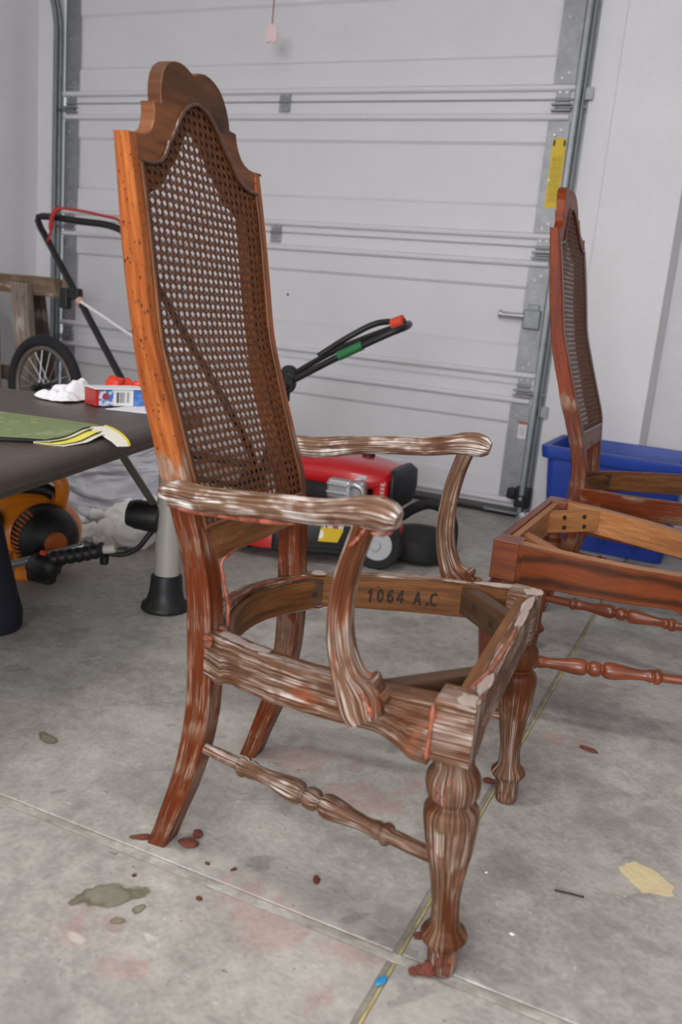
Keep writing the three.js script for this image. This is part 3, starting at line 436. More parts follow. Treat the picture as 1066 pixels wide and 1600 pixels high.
function makeChair(name, label, k, pos, ry, m, o = {}) {
  const g = thing(name, label, 'chair', pos, ry); g.scale.setScalar(k);
  const two = (key, f) => LR(key, f);
  for (const sd of [1, -1]) part('back_post', once('post' + sd , () => postGeo(sd)), m.post, g);
  part('crest_rail', once('crest', crestGeo), m.crest, g);
  part('crest_backing', once('ledge', crestLedgeGeo), m.raw, g);
  const cane = part('cane_panel', once('cane', caneGeo), m.cane, g, 'woven brown cane'); cane.userData.kind = 'stuff';
  part('cane_moulding', once('mould', mouldGeo), m.mould, g, 'dark bead around the cane');
  for (const sd of [1, -1]) part('cane_moulding', once('smould' + sd, () => sideMould(sd)), m.side || m.crest, g);
  part('cane_moulding', once('lmould', () => { const c = []; for (let i = 0; i <= 12; i++) { const b = lerp(-0.165, 0.165, i / 12); c.push([aF(CLOW, b) + 0.0005, CLOW + 0.002, b]); } return tube(c, 0.0035, 24, 7); }), m.side || m.crest, g);
  part('back_rail', once('lrail', lowRailGeo), m.back || m.raw, g);
  for (const ge of two('srail' + (o.deep ? 'd' : ''), () => railGeo(0, o.deep))) part('seat_rail', ge, m.rail, g);
  for (const ge of two('sline' + (o.deep ? 'd' : ''), () => railGeo(1, o.deep))) part('rail_lining', ge, m.raw, g);
  part('seat_rail', once('brail0', () => backRailGeo(0)), m.rail, g); part('rail_lining', once('brail1', () => backRailGeo(1)), m.raw, g);
  part('seat_rail', once('frail0', () => frontRailGeo(0)), m.rail, g); part('rail_lining', once('frail1', () => frontRailGeo(1)), m.raw, g);
  for (const ge of two('block', () => rbox(0.056, 0.085, 0.062, 0.003, 0.485, 0.3765, 0.257, 'x'))) part('corner_block', ge, m.block || m.rail, g);
  const bf = two('braceF', () => brace([0.372, 0.239], [0.481, 0.115], 0.026, 0.356, 0.408)), bb = two('braceB', () => brace([0.052, 0.105], [0.135, 0.188], 0.03, 0.34, 0.39));
  for (const [j, [ge, A, B, h]] of [[bf[0], [0.372, 0.239], [0.481, 0.115], 0.382], [bf[1], [0.372, -0.239], [0.481, -0.115], 0.382], [bb[0], [0.052, 0.105], [0.135, 0.188], 0.365], [bb[1], [0.052, -0.105], [0.135, -0.188], 0.365]].entries()) {
    const b = part('corner_brace', ge, m.brace || m.raw, g), s = j < 2 ? -1 : 1, n = V(B[1] - A[1], 0, -(B[0] - A[0])).normalize(), cx = 0.27, cz = 0; if (n.x * (cx - A[0]) + n.z * (cz - A[1]) < 0) n.negate();
    for (const [t, e] of j > 1 || !o.deep ? [[0.32, 0.006], [0.68, -0.004]] : [[0.3, 0.014], [0.68, 0.013], [0.28, -0.012], [0.66, -0.013]]) { const hh = part('screw_hole', cyl(0.0058, 0.004, 0, 0, 0, 'z', 14), mat(0x2a170c, 0.9), b); hh.position.set(lerp(A[0], B[0], t) + n.x * 0.0004, h + e, lerp(A[1], B[1], t) + n.z * 0.0004); hh.rotation.y = Math.atan2(n.x, n.z); }
  }
  for (const ge of two('leg', () => turned([0.506, 0, 0.247], [0.487, 0.336, 0.256], smoothProf(legPts.map(([h, r]) => [h / 0.332, r]), 3).map(([t, r]) => [t, r]), 32, { flute: 0.012 }))) part('front_leg', ge, m.leg, g);
  const dy = o.low || 0; for (const ge of two('spin' + dy, () => turned([0.072, 0.193 - dy, 0.176], [0.482, 0.171 - dy, 0.248], smoothProf(spinPts, 3), 18))) part('stretcher', ge, m.spindle || m.leg, g);
  if (o.arms) for (const [key, f, n, mm] of [['arm', armGeo, 'armrest', m.arm], ['armpost', armPostGeo, 'arm_support', m.armPost]]) for (const [j, ge] of two(key, f).entries()) {
    if (j) { const P = ge.attributes.position; for (let i = 0; i < P.count; i++) P.setY(i, P.getY(i) + 0.024 * sm(0.42, 0.6, P.getY(i))); } // the far arm sits a little higher
    part(n, ge, mm, g);
  }
  return g;
}
// wood of the three chairs
const Tfilm = stripped(0.86, 101, { white: 0.5, cover: 0.15 }), Tarm = stripped(0.92, 105, { white: 0.8, cover: 0.28, lines: 0.55 }), Tmidw = stripped(0.58, 111), Tlow = stripped(0.26, 121, { dark: [70, 27, 8], mid: [120, 54, 20], white: 0.28 });
M.armFilm = texMat(Tarm, { spec: 0.4, bump: 0.0011 });
M.film = texMat(Tfilm, { spec: 0.4, bump: 0.0011 }); M.midw = texMat(Tmidw, { spec: 0.4, bump: 0.001 }); M.low = texMat(Tlow, { spec: 0.4, bump: 0.0007 });
M.raw = texMat(golden([94, 58, 30], [130, 86, 48], 131, 0.1), { spec: 0.4, bump: 0.0004 });
M.brace = texMat(golden([70, 50, 36], [92, 68, 50], 137, 0.1), { spec: 0.4, bump: 0.0004 });
// the posts: golden finish above, part-stripped red wood below
const Gold = golden([138, 68, 26], [184, 108, 52], 141, 1.2, { su: 0.4, sv: 0.2 });
const postMat = (Gold) => {
  const w = 2048, h = 256, su = 1.16, sv = 0.18; const gold = Gold.map.image.data, gaux = Gold.aux.image.data, sp = Tlow.map.image.data, saux = Tlow.aux.image.data, film = Tmidw.map.image.data;
  const pick = (d, u, v, SU, SV) => { const x = ((Math.floor(u / SU * 1024) % 1024) + 1024) % 1024, y = ((Math.floor(v / SV * 512) % 512) + 512) % 512; return (y * 1024 + x) * 4; };
  return texMat(tex(w, h, su, sv, (s, t, q) => {
    const u = s * su, v = t * sv, n = fbm(u * 14, v * 40, 143, 4), up = sm(0.6, 0.7, u + (n - 0.5) * 0.09), i = pick(gold, u, v, 0.4, 0.2), j = pick(sp, u, v, 0.5, 0.25);
    for (let c = 0; c < 3; c++) q[c] = lerp(sp[j + c], gold[i + c], up); q[3] = lerp(saux[j], gaux[i], up) / 255; q[4] = lerp(saux[j + 1], gaux[i + 1], up) / 255;
    const k = sm(0.5, 0.62, n) * (sm(0.62, 0.65, u) * sm(0.7, 0.67, u) + 0.8 * sm(0.2, 0.25, u) * sm(0.4, 0.33, u) + 0.7 * sm(0.1, 0.13, u) * sm(0.18, 0.15, u)); for (let c = 0; c < 3; c++) q[c] = lerp(q[c], lerp(film[j + c], FILM[c], 0.35), clamp(k) * 0.8);
  }), { spec: 0.4, bump: 0.0006, coat: 0.05, coatRough: 0.35 });
};
M.post = postMat(Gold); M.postThird = postMat(golden([112, 42, 12], [142, 62, 20], 181, 0.6, { su: 0.4, sv: 0.2 }));
M.crest = texMat(tex(1024, 512, 0.5, 0.25, (s, t, q) => { const w = fbm(s * 3 + 0.4 * fbm(s * 4, t * 6, 3, 3, 4, 6), t * 7, 151, 4, 3, 7), g2 = vn(s * 30, t * 190, 153, 30, 190), g1 = vn(s * 8, t * 50, 155, 8, 50); mixc([66, 38, 18], [118, 72, 40], sm(0.34, 0.62, w) * 0.75 + 0.25 * g1, q); const k = 0.92 + 0.16 * g2; q[0] *= k; q[1] *= k; q[2] *= k; mixc(q, [40, 22, 12], sm(0.6, 0.72, fbm(s * 5, t * 11, 157, 3, 5, 11)) * 0.6, q); q[3] = 0.5 + 0.2 * (g2 - 0.5); q[4] = 0.36 + 0.1 * g1; }), { spec: 0.5, bump: 0.0004, coat: 0.05, coatRough: 0.3 });
M.cane = texMat(tex(256, 64, 0.1, 0.02, (s, t, q) => { const n = fbm(s * 20, t * 6, 161, 3, 20, 6); mixc([64, 34, 14], [116, 68, 32], n, q); q[3] = n; q[4] = 0.5; }), { bump: 0.0002 });
M.mould = mat(0x4a2d20, 0.35, 0, { clearcoat: 0.3 });
M.varnish = texMat(figured([112, 54, 22], [50, 24, 10], 171, { uc: 0.55, vo: 0.25, fr: 44, st: 0.9 }), { spec: 0.4, bump: 0.0002, coat: 0.12, coatRough: 0.25 });
M.varnish2 = texMat(golden([98, 42, 16], [140, 68, 28], 175, 0.3), { bump: 0.0002, coat: 0.35, coatRough: 0.2 });
M.tan = texMat(golden([150, 98, 58], [180, 126, 80], 179, 0.15), { spec: 0.4, bump: 0.0004 });
M.redgold = texMat(golden([116, 44, 12], [146, 64, 22], 181, 0.5), { spec: 0.4, bump: 0.0003, coat: 0.1 });

const FW = Math.atan2(0.06913, 0.99761);
const chair = makeChair('armchair', 'high-backed armchair with cane back and no seat, being stripped, in the foreground', 1, [2.878, 0, 2.7992], FW,
  { post: M.post, crest: M.crest, raw: M.raw, cane: M.cane, mould: M.mould, back: M.raw, rail: M.film, block: M.film, brace: M.brace, leg: M.midw, spindle: M.film, arm: M.armFilm, armPost: M.midw }, { arms: true });
{ // softened finish clinging to the joints
  M.goo = texMat(tex(256, 256, 0.08, 0.08, (s, t, q) => { const n = fbm(s * 6, t * 6, 191, 4, 6, 6); mixc([104, 46, 28], [164, 92, 66], sm(0.3, 0.7, n), q); q[3] = n; q[4] = 0.42; }), { bump: 0.0008, coat: 0.3 });
  const G = [];
  const bead = (p, r, n = 26) => G.push(tube(p, (t) => r * (0.6 + 0.7 * vn(t * 9, p.length, 5 + G.length)) * Math.min(1, 6 * t + 0.2, 6 * (1 - t) + 0.2), n, 7));
  bead([[0.4575, 0.416, 0.29], [0.457, 0.37, 0.2905], [0.4565, 0.332, 0.29]], 0.0042);
  bead([[0.01, 0.587, 0.216], [0.08, 0.59, 0.233], [0.16, 0.6, 0.258], [0.24, 0.61, 0.274]], 0.0034, 40);
  bead([[0.352, 0.623, 0.295], [0.368, 0.6225, 0.294], [0.38, 0.628, 0.29]], 0.0026);
  bead([[0.088, 0.39, 0.148], [0.084, 0.43, 0.146], [0.073, 0.47, 0.1455], [0.069, 0.493, 0.1455], [0.07, 0.5, 0.13], [0.072, 0.506, 0.1]], 0.0032, 40);
  bead([[0.07, 0.394, 0.12], [0.045, 0.395, 0.06], [0.04, 0.395, 0], [0.044, 0.395, -0.06], [0.062, 0.395, -0.12]], 0.003, 40);
  bead([[0.3455, 0.628, 0.295], [0.334, 0.61, 0.2955], [0.325, 0.6, 0.2955]], 0.003);
  bead([[0.385, 0.38, 0.304], [0.375, 0.395, 0.304], [0.362, 0.412, 0.3]], 0.0036);
  bead([[0.49, 0.42, 0.24], [0.502, 0.419, 0.15], [0.506, 0.4195, 0.05], [0.505, 0.4195, -0.05]], 0.003, 40);
  for (const [x, y, z, r] of [[0.083, 0.388, 0.2, 0.008], [0.088, 0.383, 0.208, 0.007], [0.095, 0.39, 0.186, 0.007], [0.087, 0.392, 0.163, 0.006], [0.36, 0.665, 0.283, 0.003]]) G.push(blob(x, y, z, r, r * 0.8, r * 0.7, 0.6, G.length));
  for (const [x, y, z, r] of [[0.484, 0.296, 0.2865, 0.009], [0.49, 0.307, 0.2855, 0.007], [0.476, 0.283, 0.2865, 0.005]]) G.push(blob(x, y, z, r, r * 1.2, r * 0.6, 0.7, G.length));
  const F = []; for (const [x, y, z, rx, ry, rz] of [[0.491, 0.011, 0.266, 0.01, 0.01, 0.008], [0.482, 0.008, 0.27, 0.009, 0.007, 0.007], [0.473, 0.006, 0.274, 0.007, 0.005, 0.006], [0.515, 0.02, 0.2655, 0.005, 0.012, 0.005], [0.505, 0.03, 0.269, 0.005, 0.009, 0.004], [0.495, 0.05, 0.2735, 0.006, 0.004, 0.004]]) F.push(blob(x, y, z, rx, ry, rz, 0.5, 70 + F.length, 3));
  const r = part('stripper_residue', join(G), M.goo, chair, 'pinkish softened finish in lumps and beads'); r.userData.kind = 'stuff';
  M.peel = texMat(tex(128, 128, 0.03, 0.03, (s, t, q) => { const n = fbm(s * 5, t * 5, 311, 3, 5, 5); mixc([72, 34, 26], [180, 100, 78], sm(0.35, 0.75, n), q); q[3] = n; q[4] = 0.4; }), { bump: 0.0006 });
  part('foot_residue', join(F), M.peel, chair, 'dark reddish lumps at the foot').userData.kind = 'stuff';
  // dried pale film left on the tops of the rails and the corner block
  const D = []; const film = (a, y, b, ra, rb, rot, s) => { const q = blob(0, 0, 0, ra, 0.0011, rb, 0.9, s, 3); q.rotateY(rot); q.rotateZ(0.06); q.translate(a, y, b); D.push(q); };
  for (const [a, b, ra, rb, rot] of [[0.115, 0.19, 0.03, 0.009, -0.35], [0.16, 0.212, 0.034, 0.007, -0.28], [0.2, 0.236, 0.02, 0.004, -0.25], [0.505, 0.205, 0.007, 0.03, 0], [0.503, -0.18, 0.008, 0.045, 0], [0.505, -0.1, 0.006, 0.04, 0], [0.495, -0.255, 0.02, 0.025, 0.3], [0.43, -0.27, 0.045, 0.009, 0.1], [0.36, -0.258, 0.02, 0.006, 0.1], [0.496, 0.262, 0.013, 0.02, 0.2], [0.475, 0.24, 0.004, 0.012, 0.8], [0.1, -0.19, 0.014, 0.012, 0], [0.385, 0.279, 0.012, 0.006, 0]]) film(a, topY(a) + 0.0004, b, ra, rb, rot, 90 + D.length);
  part('dried_film', join(D), texMat(tex(256, 256, 0.05, 0.05, (s, t, q) => { const n = fbm(s * 30, t * 10, 195, 3, 30, 10); mixc([148, 112, 92], [222, 210, 204], sm(0.3, 0.6, n), q); q[3] = n; q[4] = 0.6; }), { bump: 0.0006 }), chair, 'pale dried film').userData.kind = 'stuff';
  // stencilled number on the inside of the far rail
  const cv = document.createElement('canvas'); cv.width = 512; cv.height = 96; const cx = cv.getContext('2d'); cx.clearRect(0, 0, 512, 96); cx.fillStyle = 'rgba(34,22,12,0.86)'; cx.font = 'bold 74px monospace'; cx.textBaseline = 'middle'; cx.strokeStyle = cx.fillStyle; cx.lineWidth = 5;
  let X = 10; for (const ch of ['1', '0', '6', '4', ' ', 'A', '.', 'C']) { const wd = ch === ' ' ? 44 : ch === '.' ? 34 : 60; if (ch !== ' ') { cx.fillText(ch, X, 50); cx.strokeText(ch, X, 50); } X += wd; }
  cx.globalCompositeOperation = 'destination-out'; for (const x of [92, 152, 210, 316, 412]) cx.fillRect(x, 44, 30, 5);
  const ct = new THREE.CanvasTexture(cv); ct.colorSpace = THREE.SRGBColorSpace;
  const pos = [], uv = [], idx = []; for (let i = 0; i <= 16; i++) { const a = lerp(0.195, 0.352, i / 16), b = -(railOut(a) - 0.0402) + 0.0003; for (const [y, v] of [[0.345, 0], [0.387, 1]]) { pos.push(a, y + 0.06 * (a - 0.2), b); uv.push(i / 16, v); } if (i) { const q = 2 * i; idx.push(q - 2, q, q - 1, q - 1, q, q + 1); } }
  const tg = new THREE.BufferGeometry(); tg.setAttribute('position', new THREE.Float32BufferAttribute(pos, 3)); tg.setAttribute('uv', new THREE.Float32BufferAttribute(uv, 2)); tg.setIndex(idx); tg.computeVertexNormals();
  part('stencilled_number', tg, new THREE.MeshStandardMaterial({ map: ct, transparent: true, roughness: 0.8 }), chair, 'black stencilled lettering 1064 A.C');
}
const place = (P, a, b, k, ry) => { const c = Math.cos(ry), s = Math.sin(ry); return [P[0] - k * (a * c + b * s), 0, P[2] - k * (-a * s + b * c)]; };
{
  const ry2 = Math.PI + 0.0, k2 = 1.036; // seat front turned to the left, its back beyond the frame
  makeChair('side_chair', 'side chair frame with glossy brown rails and spindles, just right of the armchair', k2, place([3.2075, 0, 1.937], 0.513, 0, k2, ry2), ry2,
    { post: M.varnish2, crest: M.varnish2, raw: M.tan, cane: M.cane, mould: M.mould, rail: M.varnish, block: M.varnish2, brace: M.tan, leg: M.varnish2 }, { deep: true, low: 0.022 });
  const k3 = 1.058;
  makeChair('side_chair', 'high-backed cane side chair standing before the blue crate', k3, place([3.265, 0, 1.35], 0.09, 0.198, k3, FW * 0.6), FW * 0.6,
    { post: M.postThird, crest: M.redgold, raw: M.raw, cane: M.cane, mould: M.mould, side: M.mould, rail: M.low, block: M.low, brace: M.brace, leg: M.low, back: M.low });
}

// ---------------------------------------------------------------- blue crate by the door
M.blue = mat(0x1b3f9c, 0.42);
{
  const g = thing('recycling_crate', 'blue open plastic recycling crate by the right door jamb', 'crate');
  const x0 = 2.955, x1 = 3.5, z0 = 0.05, z1 = 0.475, H = 0.415, t = 0.012, ins = 0.035;
  const R = (y, e, k = 0) => { const f = y / H, i = ins * (1 - f) - e, r = 0.03, out = []; for (const [cx, cz, a0] of [[x1 - i - r, z1 - i - r, 0], [x0 + i + r, z1 - i - r, 1], [x0 + i + r, z0 + i + r, 2], [x1 - i - r, z0 + i + r, 3]]) for (let q = 0; q <= 4; q++) { const a = (a0 + q / 4) * Math.PI / 2; out.push([cx + r * Math.cos(a), y + k, cz + r * Math.sin(a)]); } return out; };
  part('tub', loft([R(0.001, -0.004), R(0.006, 0), R(0.3, 0), R(H, 0), R(H, -t), R(0.02, -t), R(0.014, -0.02)], { smooth: false }), M.blue, g);
  part('rim', loft([R(H - 0.052, 0.001), R(H - 0.05, 0.016), R(H - 0.045, 0.02), R(H - 0.004, 0.022), R(H, 0.018), R(H + 0.001, -t * 0.9), R(H - 0.05, -t * 0.5)], { caps: false }), M.blue, g);
  for (const x of [3.1, 3.2275, 3.355]) part('rib', rbox(0.012, 0.3, 0.014, 0.004, x, 0.19, z1 - 0.015), M.blue, g);
}
// ---------------------------------------------------------------- lawn mower behind the armchair
{
  M.red = mat(0xb3121a, 0.28, 0, { clearcoat: 0.6, clearcoatRoughness: 0.15 }); M.alu = mat(0xb9bbbd, 0.38, 0.75); M.hub = mat(0xb4b6b8, 0.5);
  M.green = mat(0x1f6a3a, 0.5); M.orange = mat(0xd2452a, 0.5);
  const g = thing('lawn_mower', 'red push lawn mower with folded black handle behind the armchair', 'lawn mower', [2.3, 0, 1.12], 0.06);
  const oval = (y, rx, rz, cx = 0, cz = 0, e = 0.6) => { const r = []; for (let j = 0; j < 32; j++) { const a = j / 32 * 2 * Math.PI, c = Math.cos(a), s = Math.sin(a); r.push([cx + Math.sign(c) * Math.pow(Math.abs(c), e) * rx, y, cz + Math.sign(s) * Math.pow(Math.abs(s), e) * rz]); } return r; };
  const turn = (o) => { o.rotation.y = 0.42; o.position.set(-0.03, 0, 0.01); return o; }, Rl = (x, z) => [x * Math.cos(0.42) + z * Math.sin(0.42) - 0.03, -x * Math.sin(0.42) + z * Math.cos(0.42) + 0.01];
  turn(part('deck', loft([oval(0.04, 0.33, 0.25, -0.02, 0), oval(0.046, 0.34, 0.26, -0.02), oval(0.12, 0.335, 0.255, -0.02), oval(0.155, 0.31, 0.23, -0.02), oval(0.175, 0.24, 0.18), oval(0.178, 0.16, 0.12)], { smooth: true }), M.red, g));
  const gd = turn(part('side_guard', loft([oval(0.04, 0.135, 0.012, -0.03, 0.26), oval(0.05, 0.14, 0.018, -0.03, 0.264), oval(0.13, 0.14, 0.02, -0.03, 0.26), oval(0.175, 0.13, 0.02, -0.03, 0.243), oval(0.19, 0.12, 0.02, -0.03, 0.22)], { smooth: true }), M.black, g, 'black guard on the deck'));
  for (let k = 0; k < 3; k++) part('rib', rbox(0.26, 0.006, 0.008, 0.002, -0.03, 0.055 + k * 0.016, 0.282), M.black, gd);
  const st = tex(128, 64, 1, 1, (s, t, q) => { q[0] = 212; q[1] = 178; q[2] = 30; if (t > 0.72) { q[0] = q[1] = q[2] = 196; if (vn(s * 24, 3, 8) > 0.5) { q[0] = 150; q[1] = 60; q[2] = 40; } } if (Math.hypot((s - 0.12) * 2, t - 0.4) < 0.22) { q[0] = 230; q[1] = 226; q[2] = 214; } q[4] = 0.5; });
  const sg = extrude([[-0.04, -0.03], [0.028, -0.03], [0.045, 0.012], [0.046, 0.036], [-0.03, 0.04]], 0.003, 0.0008); { const U = sg.attributes.uv, P = sg.attributes.position; for (let i = 0; i < P.count; i++) U.setXY(i, (P.getX(i) + 0.042) / 0.09, (P.getY(i) + 0.032) / 0.074); }
  part('sticker', mv(sg, 0.03, 0.118, 0.2795), texMat(st, { bump: 0 }), gd, 'yellow and white sticker');
  const eng = part('engine', join([mv(loft([oval(0.17, 0.13, 0.12), oval(0.2, 0.14, 0.13), oval(0.27, 0.14, 0.13), oval(0.29, 0.12, 0.11)], { smooth: true }), 0, 0, -0.02), rbox(0.12, 0.07, 0.1, 0.02, 0.16, 0.235, 0.0), cyl(0.05, 0.08, -0.1, 0.24, 0.06, 'y')]), M.black, g, 'black engine block');
  // aluminium heat guard with moulded folds
  part('muffler_guard', mv(join([rbox(0.095, 0.075, 0.05, 0.016, 0.1, 0.236, 0.135, 'x', 4), rbox(0.05, 0.085, 0.055, 0.016, 0.168, 0.232, 0.125, 'x', 4), rbox(0.08, 0.012, 0.02, 0.006, 0.095, 0.255, 0.158, 'x', 3), rbox(0.08, 0.012, 0.02, 0.006, 0.095, 0.225, 0.158, 'x', 3), tube([[0.14, 0.255, 0.152], [0.155, 0.262, 0.155], [0.185, 0.25, 0.152], [0.19, 0.2, 0.148]], 0.011, 14, 8), rbox(0.1, 0.02, 0.06, 0.005, 0.16, 0.188, 0.11)]), 0, 0.026, 0.02), M.alu, eng, 'aluminium guard');
  const cov = part('engine_cover', loft([oval(0.268, 0.235, 0.15, 0.03, -0.02, 0.7), oval(0.278, 0.25, 0.165, 0.03, -0.02, 0.7), oval(0.305, 0.25, 0.165, 0.03, -0.02, 0.7), oval(0.335, 0.235, 0.15, 0.03, -0.02, 0.75), oval(0.354, 0.17, 0.11, 0.01, -0.02, 0.85), oval(0.36, 0.09, 0.06, 0, -0.02, 1)], { smooth: true }), M.red, g);
  part('cover_skirt', join([rbox(0.06, 0.1, 0.1, 0.018, 0.23, 0.255, 0.06, 'x', 3)]), M.red, cov);
  part('letter_panel', join([0.25, 0.264, 0.278, 0.292, 0.306, 0.32].map((y) => rbox(0.014, 0.009, 0.002, 0.0006, 0.24, y - 0.03, 0.1115))), mat(0xc9a09c, 0.5), cov);
  part('badge', join([rbox(0.035, 0.012, 0.003, 0.001, 0.17, 0.312, 0.139)]), M.hub, cov);
  part('fuel_cap', cyl(0.052, 0.022, -0.03, 0.366, -0.03), M.black, g); part('oil_cap', cyl(0.024, 0.03, 0.12, 0.36, -0.06), M.black, g);
  part('cover_back', loft([oval(0.2, 0.012, 0.12, 0.276, -0.03), oval(0.25, 0.014, 0.155, 0.278, -0.03), oval(0.315, 0.014, 0.15, 0.276, -0.03), oval(0.34, 0.012, 0.11, 0.262, -0.03)], { smooth: true }), M.black, g);
  const wheel = (x, z, r, face) => { const ring = [], n = 36; for (let j = 0; j < n; j++) { const a = j / n * 2 * Math.PI, q = []; for (const [rr, w] of [[0.6, -0.016], [0.92, -0.021], [1, -0.013], [1, 0.013], [0.92, 0.021], [0.6, 0.016]]) { const k = rr === 1 && j % 2 ? 0.965 : rr; q.push([x + Math.cos(a) * r * k, r + Math.sin(a) * r * k, z + w]); } ring.push(q); } ring.push(ring[0]); const w = part('wheel', loft(ring, { caps: false }), M.rubber, g); part('hub', join([cyl(r * 0.66, 0.03, x, r, z + 0.004, 'z', 28), cyl(r * 0.2, 0.05, x, r, z + 0.004, 'z', 14)]), M.hub, w, 'pale plastic hub'); };
  wheel(0.262, 0.165, 0.09, 1); wheel(...Rl(0.2, -0.285), 0.09); wheel(...Rl(-0.26, 0.1), 0.08); wheel(...Rl(-0.24, -0.285), 0.08);
  // discharge chute: sloping black deflector with an arched mouth
  const ch = part('discharge_chute', loft([oval(0.012, 0.1, 0.14, 0.36, -0.08, 0.8), oval(0.03, 0.112, 0.155, 0.355, -0.08, 0.8), oval(0.075, 0.11, 0.15, 0.345, -0.08, 0.8), oval(0.095, 0.1, 0.135, 0.335, -0.08, 0.85), oval(0.1, 0.06, 0.09, 0.325, -0.08, 0.9)], { smooth: true }), M.rubber, g, 'black rubber discharge chute');
  part('chute_hoop', tube([[0.26, 0.14, -0.1], [0.29, 0.165, -0.15], [0.34, 0.185, -0.19], [0.4, 0.17, -0.2], [0.435, 0.12, -0.2], [0.445, 0.03, -0.19]], 0.022, 24, 10, { sx: 0.7 }), M.rubber, ch);
  // handle: lower bars up to the knobs, upper part folded over to the right
  const L = (p) => { const c = Math.cos(-0.06), s = Math.sin(-0.06), x = p[0] - 2.3, z = p[2] - 1.12; return [x * c + z * s, p[1], -x * s + z * c]; };
  for (const [z, dx] of [[1.3, 0.1], [0.95, -0.09]]) part('lower_bar', tube([L([1.98 + dx, 0.13, z]), L([2.03 + dx, 0.36, z]), L([2.085 + dx, 0.6, z])], 0.011, 14, 8), M.black, g);
  part('upper_handle', tube([L([2.185, 0.612, 1.3]), L([2.36, 0.72, 1.28]), L([2.54, 0.822, 1.25]), L([2.565, 0.838, 1.22]), L([2.5, 0.85, 1.0]), L([2.46, 0.845, 0.95]), L([2.2, 0.73, 0.93]), L([1.99, 0.598, 0.93])], 0.0115, 80, 8), M.black, g);
  for (const [x, z] of [[2.185, 1.315], [1.99, 0.93]]) part('folding_knob', join([cyl(0.034, 0.028, ...L([x, 0.61, z]), 'z', 16), rbox(0.05, 0.085, 0.03, 0.012, ...L([x - 0.01, 0.585, z])), cyl(0.012, 0.03, ...L([x + 0.008, 0.6, z + 0.018]), 'z', 10)]), M.black, g);
  part('control_bar', tube([L([2.28, 0.715, 1.27]), L([2.36, 0.79, 1.2]), L([2.45, 0.845, 1.17]), L([2.55, 0.858, 1.17])], 0.011, 20, 8), M.black, g);
  part('grip_sleeve', tube([L([2.36, 0.7225, 1.28]), L([2.44, 0.768, 1.268])], 0.0165, 6, 10), M.green, g, 'green sleeve on the handle');
  part('handle_cap', tube([L([2.505, 0.845, 1.17]), L([2.545, 0.862, 1.175])], 0.021, 6, 10), M.orange, g, 'orange handle cap');
}
// ---------------------------------------------------------------- the padded table and what lies on it
const TY = 0.56;
{
  M.vinyl = texMat(tex(512, 512, 0.3, 0.3, (s, t, q) => { const n = fbm(s * 60, t * 60, 211, 3, 60, 60), m = fbm(s * 4, t * 4, 213, 3, 4, 4), k = 0.9 + 0.2 * m; q[0] = 78 * k; q[1] = 68 * k; q[2] = 62 * k; q[3] = n; q[4] = 0.38 + 0.12 * m; }), { bump: 0.0005 });
  M.legGrey = mat(0xa9a59c, 0.45, 0.2); M.olive = mat(0x5d5a4e, 0.45, 0.4);
  const g = thing('treatment_table', 'dark brown padded table on a thick grey tubular leg at the left', 'table', [2.232, 0, 1.885], 0.235);
  const r = []; const prof = (z, i) => { const o = 0.018 * 0, w = 0.8, x1 = 0.0 - i, x0 = -w + i, y1 = TY - i * 0.12, y0 = 0.513 + i * 0.4, q = []; for (const [cx, cy, a0, rr] of [[x1 - 0.026, y1 - 0.026, 0, 0.026], [x0 + 0.026, y1 - 0.026, 1, 0.026], [x0 + 0.012, y0 + 0.012, 2, 0.012], [x1 - 0.012, y0 + 0.012, 3, 0.012]]) for (let k = 0; k <= 5; k++) { const a = (a0 + k / 5) * Math.PI / 2; q.push([cx + rr * Math.cos(a), cy + rr * Math.sin(a), z]); } return q; };
  for (const [z, i] of [[0, 0.03], [0.004, 0.016], [0.012, 0.006], [0.03, 0], [0.9, 0], [1.76, 0], [1.79, 0.006], [1.8, 0.03]]) r.push(prof(z, i));
  part('padded_top', loft(r, { smooth: true }), M.vinyl, g);
  part('frame', join([rbox(0.03, 0.03, 1.7, 0.004, -0.06, 0.499, 0.9, 'z'), rbox(0.03, 0.03, 1.7, 0.004, -0.74, 0.499, 0.9, 'z'), rbox(0.7, 0.03, 0.03, 0.004, -0.4, 0.499, 0.17), rbox(0.7, 0.03, 0.03, 0.004, -0.4, 0.499, 1.72)]), M.olive, g);
  for (const [x, z] of [[-0.033, 0.172], [-0.76, 0.2], [-0.06, 1.72], [-0.74, 1.72]]) {
    const l = part('leg', turned([x, 0.07, z], [x, 0.5, z], [[0, 0.036], [0.55, 0.036], [0.62, 0.035], [1, 0.033]], 24), M.legGrey, g);
    part('foot', turned([x, 0, z], [x, 0.105, z], [[0, 0.066], [0.04, 0.07], [0.16, 0.068], [0.24, 0.055], [0.55, 0.047], [0.95, 0.044], [1, 0.038]], 28), M.black, l, 'flared black foot');
    part('bolt', cyl(0.008, 0.01, x - 0.03, 0.275, z + 0.018, 'z', 10), M.black, l);
  }
  part('brace', tube([[-0.121, 0.510, 0.367], [-0.075, 0.300, 0.177]], 0.013, 4, 4, { straight: true }), M.olive, g, 'olive grey diagonal brace');
  part('brace_stop', turned([-0.137, 0.512, 0.394], [-0.137, 0.478, 0.394], [[0, 0.012], [0.5, 0.01], [1, 0.004]], 10), M.black, g);
  part('knob', turned([-0.154, 0.272, 0.184], [-0.055, 0.266, 0.177], [[0, 0.02], [0.06, 0.036], [0.3, 0.042], [0.95, 0.043], [1, 0.036]], 24), M.black, g, 'thick black knob');
}
